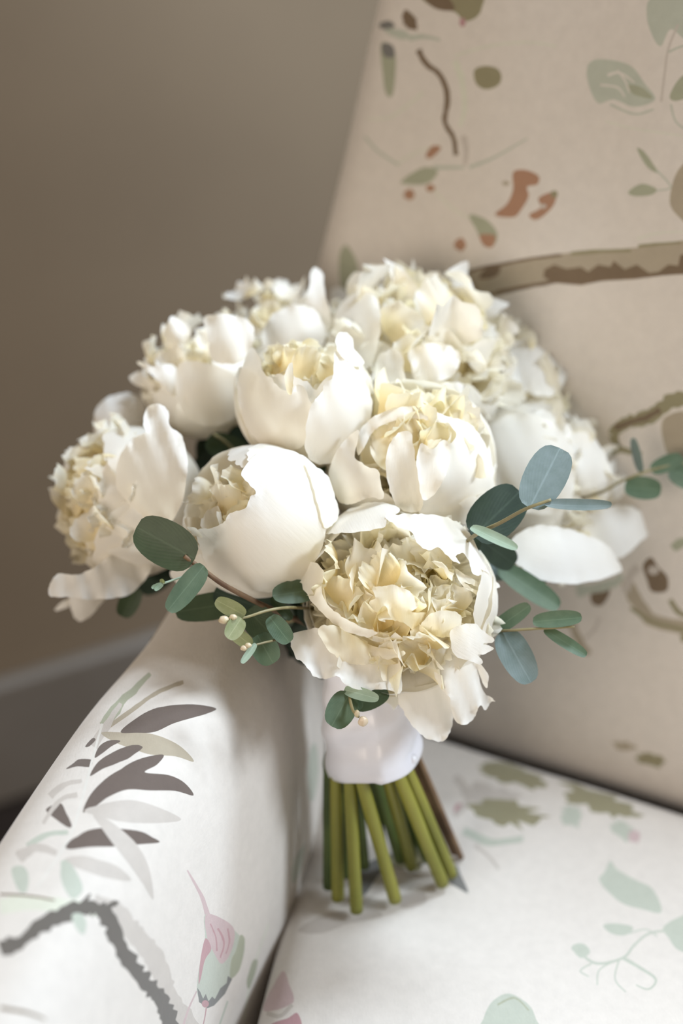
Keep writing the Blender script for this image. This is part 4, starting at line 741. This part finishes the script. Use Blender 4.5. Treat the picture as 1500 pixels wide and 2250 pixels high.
# --- eucalyptus
def leaf(parent, bx, by, tx, ty, wpx, z0, z1, mat, roll_=0.0, cup=.15, bend=.0, shape=.5, seed=1, n=12):
    A, B = pt(bx, by, z0), pt(tx, ty, z1); ax = B - A; L = ax.length; d = ax.normalized()
    side = d.cross(-FW).normalized(); nr = side.cross(d); rr = R(roll_)
    s2 = side * math.cos(rr) + nr * math.sin(rr); n2 = -side * math.sin(rr) + nr * math.cos(rr)
    w = wpx * (z0 + z1) / 2 / FPX / 2 / max(.25, math.cos(rr))
    vs, uv = [], []; m = 6
    for j in range(n + 1):
        v = j / n; th = math.pi * v; k = (math.sin(th) ** .62) * (1 + .18 * math.cos(th) * (shape - .5) * 2)
        if j in (0, n): k = .04
        for i in range(-m // 2, m // 2 + 1):
            t = i / (m / 2); x = t * k * w
            vs.append(A + d * (L * (.5 - .5 * math.cos(th)) ) + s2 * x + n2 * (cup * abs(t) ** 1.7 * k * w + bend * L * math.sin(th) + .03 * w * nz1(v * 6 + t, seed)))
            uv.append((t, .5 - .5 * math.cos(th)))
    q = m + 1; fs = [(j * q + i, j * q + i + 1, (j + 1) * q + i + 1, (j + 1) * q + i) for j in range(n) for i in range(m)]
    return into(mesh_obj('leaf', vs, fs, mat, uv=uv), parent)
def sprig(pts, r0, r1, mat='twig_green', label=None):
    P = catmull([tuple(pt(*p)) for p in pts], 6, False); n = len(P)
    v, f = tube_geo([Vector(q) for q in P], [r0 + (r1 - r0) * i / (n - 1) for i in range(n)], 8)
    return into(mesh_obj('eucalyptus_sprig', v, f, mat, label=label))
A_ = sprig([(900, 1330, .80), (1000, 1215, .735), (1045, 1175, .70), (1100, 1148, .69), (1155, 1118, .685), (1210, 1098, .685)], .0012, .0008, label='sprig of blue-green leaves on the right, in front of the peonies')
leaf(A_, 1163, 1116, 1230, 985, 92, .686, .700, 'leaf_blue', 12, .12, shape=.4)
leaf(A_, 1196, 1105, 1344, 1109, 26, .685, .675, 'leaf_blue', 35, .3, bend=-.05)
leaf(A_, 1040, 1178, 1142, 1080, 104, .712, .722, 'leaf_deep', 5, .1, shape=.6)
leaf(A_, 1034, 1158, 1136, 1207, 26, .690, .675, 'leaf_pale', 30, .3)
leaf(A_, 1060, 1190, 1130, 1240, 60, .74, .76, 'leaf_deep', 0, .1)
leaf(A_, 1030, 1165, 1045, 1235, 40, .735, .76, 'leaf_deep', 0, .1); leaf(A_, 1085, 1200, 1150, 1215, 50, .775, .80, 'leaf_deep', 0, .1); leaf(A_, 1040, 1235, 1115, 1260, 50, .76, .77, 'leaf_blue', 10, .1)
leaf(A_, 1035, 1190, 1100, 1250, 90, .79, .80, 'leaf_deep', 0, .1)
leaf(A_, 1095, 1245, 1228, 1335, 52, .765, .765, 'leaf_mid', 20, .2)
B_ = sprig([(950, 1330, .80), (1020, 1375, .745), (1080, 1386, .725), (1170, 1382, .715), (1262, 1377, .71)], .0010, .0006, label='thin sprig with oval leaves at lower right')
leaf(B_, 1080, 1388, 1164, 1330, 36, .725, .72, 'leaf_mid', 20, .2); leaf(B_, 1170, 1366, 1278, 1357, 36, .716, .71, 'leaf_mid', 25, .25)
leaf(B_, 1104, 1388, 1166, 1500, 72, .722, .715, 'leaf_blue', 8, .1, shape=.7); leaf(B_, 1195, 1382, 1288, 1441, 28, .715, .71, 'leaf_mid', 20, .2)
leaf(B_, 1180, 1300, 1205, 1240, 20, .80, .80, 'leaf_mid', 20, .2)
C_ = sprig([(1180, 1120, .84), (1310, 1085, .81), (1370, 1055, .805), (1440, 1030, .805), (1520, 1015, .805)], .0010, .0007, label='blurred sprig reaching out at the right edge')
leaf(C_, 1372, 1068, 1452, 1078, 52, .805, .80, 'leaf_mid', 15, .15); leaf(C_, 1408, 1038, 1390, 962, 18, .805, .80, 'leaf_blue', 30, .2); leaf(C_, 1430, 1035, 1500, 1005, 36, .805, .805, 'leaf_mid', 25, .2); leaf(C_, 1470, 1030, 1540, 1060, 60, .81, .81, 'leaf_mid', 10, .1)
D_ = sprig([(700, 1380, .78), (600, 1340, .73), (500, 1290, .70), (450, 1255, .69), (405, 1222, .685)], .0015, .0011, 'twig', label='sprig with a large round leaf on the left, below the bud')
leaf(D_, 428, 1228, 300, 1158, 102, .685, .69, 'leaf_dark', 5, .12, shape=.6); leaf(D_, 448, 1243, 368, 1342, 50, .688, .68, 'leaf_mid', 25, .2, shape=.7)
tw = tube('twig', [tuple(pt(*p)) for p in ((440, 1256, .688), (400, 1268, .685), (358, 1282, .682))], .0006, .0005, 'leaf_pale'); into(tw, D_)
for (x, y, a, b) in ((345, 1290, -12, 14), (358, 1276, -6, -9), (336, 1290, -8, 3)): leaf(D_, 358, 1282, x + a * .5, y + b * .5, 11, .682, .68, 'leaf_pale' if x != 358 else 'leaf_olive', 10, .3, n=6)
leaf(D_, 300, 1290, 268, 1355, 46, .79, .79, 'leaf_dark', 10, .15)
leaf(D_, 470, 1300, 600, 1345, 66, .735, .74, 'leaf_deep', 0, .1); leaf(D_, 385, 1345, 540, 1320, 62, .735, .74, 'leaf_dark', 0, .1, shape=.4); leaf(D_, 440, 1350, 330, 1412, 28, .80, .79, 'leaf_deep', 10, .1)
E_ = sprig([(720, 1340, .77), (640, 1335, .71), (590, 1341, .695), (545, 1355, .69), (515, 1362, .688)], .0009, .0006, label='sprig tip with tiny buds and round grey leaves')
leaf(E_, 538, 1352, 474, 1318, 38, .688, .684, 'leaf_olive', 10, .15, shape=.6); leaf(E_, 530, 1358, 500, 1403, 40, .686, .68, 'leaf_olive', 10, .2, shape=.6); leaf(E_, 552, 1418, 508, 1385, 34, .692, .69, 'leaf_olive', 10, .15)
leaf(E_, 592, 1355, 636, 1412, 44, .70, .695, 'leaf_mid', 10, .15); leaf(E_, 565, 1395, 600, 1458, 60, .702, .70, 'leaf_mid', 5, .1, shape=.6); leaf(E_, 545, 1340, 600, 1400, 70, .722, .72, 'leaf_dark', 5, .1)
leaf(E_, 598, 1309, 690, 1295, 52, .71, .725, 'leaf_mid', 15, .3, shape=.3); leaf(E_, 596, 1312, 640, 1362, 24, .715, .715, 'leaf_dark', 20, .3); leaf(E_, 660, 1330, 700, 1370, 50, .745, .75, 'leaf_deep', 0, .1)
t2 = into(tube('twig', [tuple(pt(*p)) for p in ((613, 1405, .70), (580, 1412, .692), (545, 1422, .688))], .0006, .0005, 'twig_green'), E_)
leaf(E_, 562, 1414, 530, 1457, 16, .686, .682, 'leaf_pale', 15, .3)
for (x, y, r) in ((492, 1362, .0022), (512, 1356, .0016), (536, 1424, .0015), (545, 1418, .0014)): bead(pt(x, y, .684), r, 'bud', E_, 'bud', (1.2, 1, .9))
F_ = sprig([(800, 1440, .76), (772, 1500, .715), (768, 1530, .70), (775, 1560, .695), (788, 1575, .692)], .0009, .0007, label='small sprig hanging in front of the ribbon')
leaf(F_, 768, 1524, 728, 1596, 66, .70, .695, 'leaf_mid', 10, .15, shape=.6); leaf(F_, 756, 1515, 832, 1536, 28, .70, .695, 'leaf_pale', 15, .2, shape=.7); leaf(F_, 778, 1552, 852, 1518, 46, .712, .715, 'leaf_dark', 5, .1)
leaf(F_, 770, 1520, 790, 1560, 30, .706, .704, 'leaf_mid', 0, .1)
bead(pt(797, 1585, .692), .0024, 'bud', F_, 'bud', (1, .8, 1.2)); bead(pt(784, 1568, .692), .0016, 'bud', F_, 'bud', (.8, .8, 1.4))
# dark foliage seen in the gaps between the flowers
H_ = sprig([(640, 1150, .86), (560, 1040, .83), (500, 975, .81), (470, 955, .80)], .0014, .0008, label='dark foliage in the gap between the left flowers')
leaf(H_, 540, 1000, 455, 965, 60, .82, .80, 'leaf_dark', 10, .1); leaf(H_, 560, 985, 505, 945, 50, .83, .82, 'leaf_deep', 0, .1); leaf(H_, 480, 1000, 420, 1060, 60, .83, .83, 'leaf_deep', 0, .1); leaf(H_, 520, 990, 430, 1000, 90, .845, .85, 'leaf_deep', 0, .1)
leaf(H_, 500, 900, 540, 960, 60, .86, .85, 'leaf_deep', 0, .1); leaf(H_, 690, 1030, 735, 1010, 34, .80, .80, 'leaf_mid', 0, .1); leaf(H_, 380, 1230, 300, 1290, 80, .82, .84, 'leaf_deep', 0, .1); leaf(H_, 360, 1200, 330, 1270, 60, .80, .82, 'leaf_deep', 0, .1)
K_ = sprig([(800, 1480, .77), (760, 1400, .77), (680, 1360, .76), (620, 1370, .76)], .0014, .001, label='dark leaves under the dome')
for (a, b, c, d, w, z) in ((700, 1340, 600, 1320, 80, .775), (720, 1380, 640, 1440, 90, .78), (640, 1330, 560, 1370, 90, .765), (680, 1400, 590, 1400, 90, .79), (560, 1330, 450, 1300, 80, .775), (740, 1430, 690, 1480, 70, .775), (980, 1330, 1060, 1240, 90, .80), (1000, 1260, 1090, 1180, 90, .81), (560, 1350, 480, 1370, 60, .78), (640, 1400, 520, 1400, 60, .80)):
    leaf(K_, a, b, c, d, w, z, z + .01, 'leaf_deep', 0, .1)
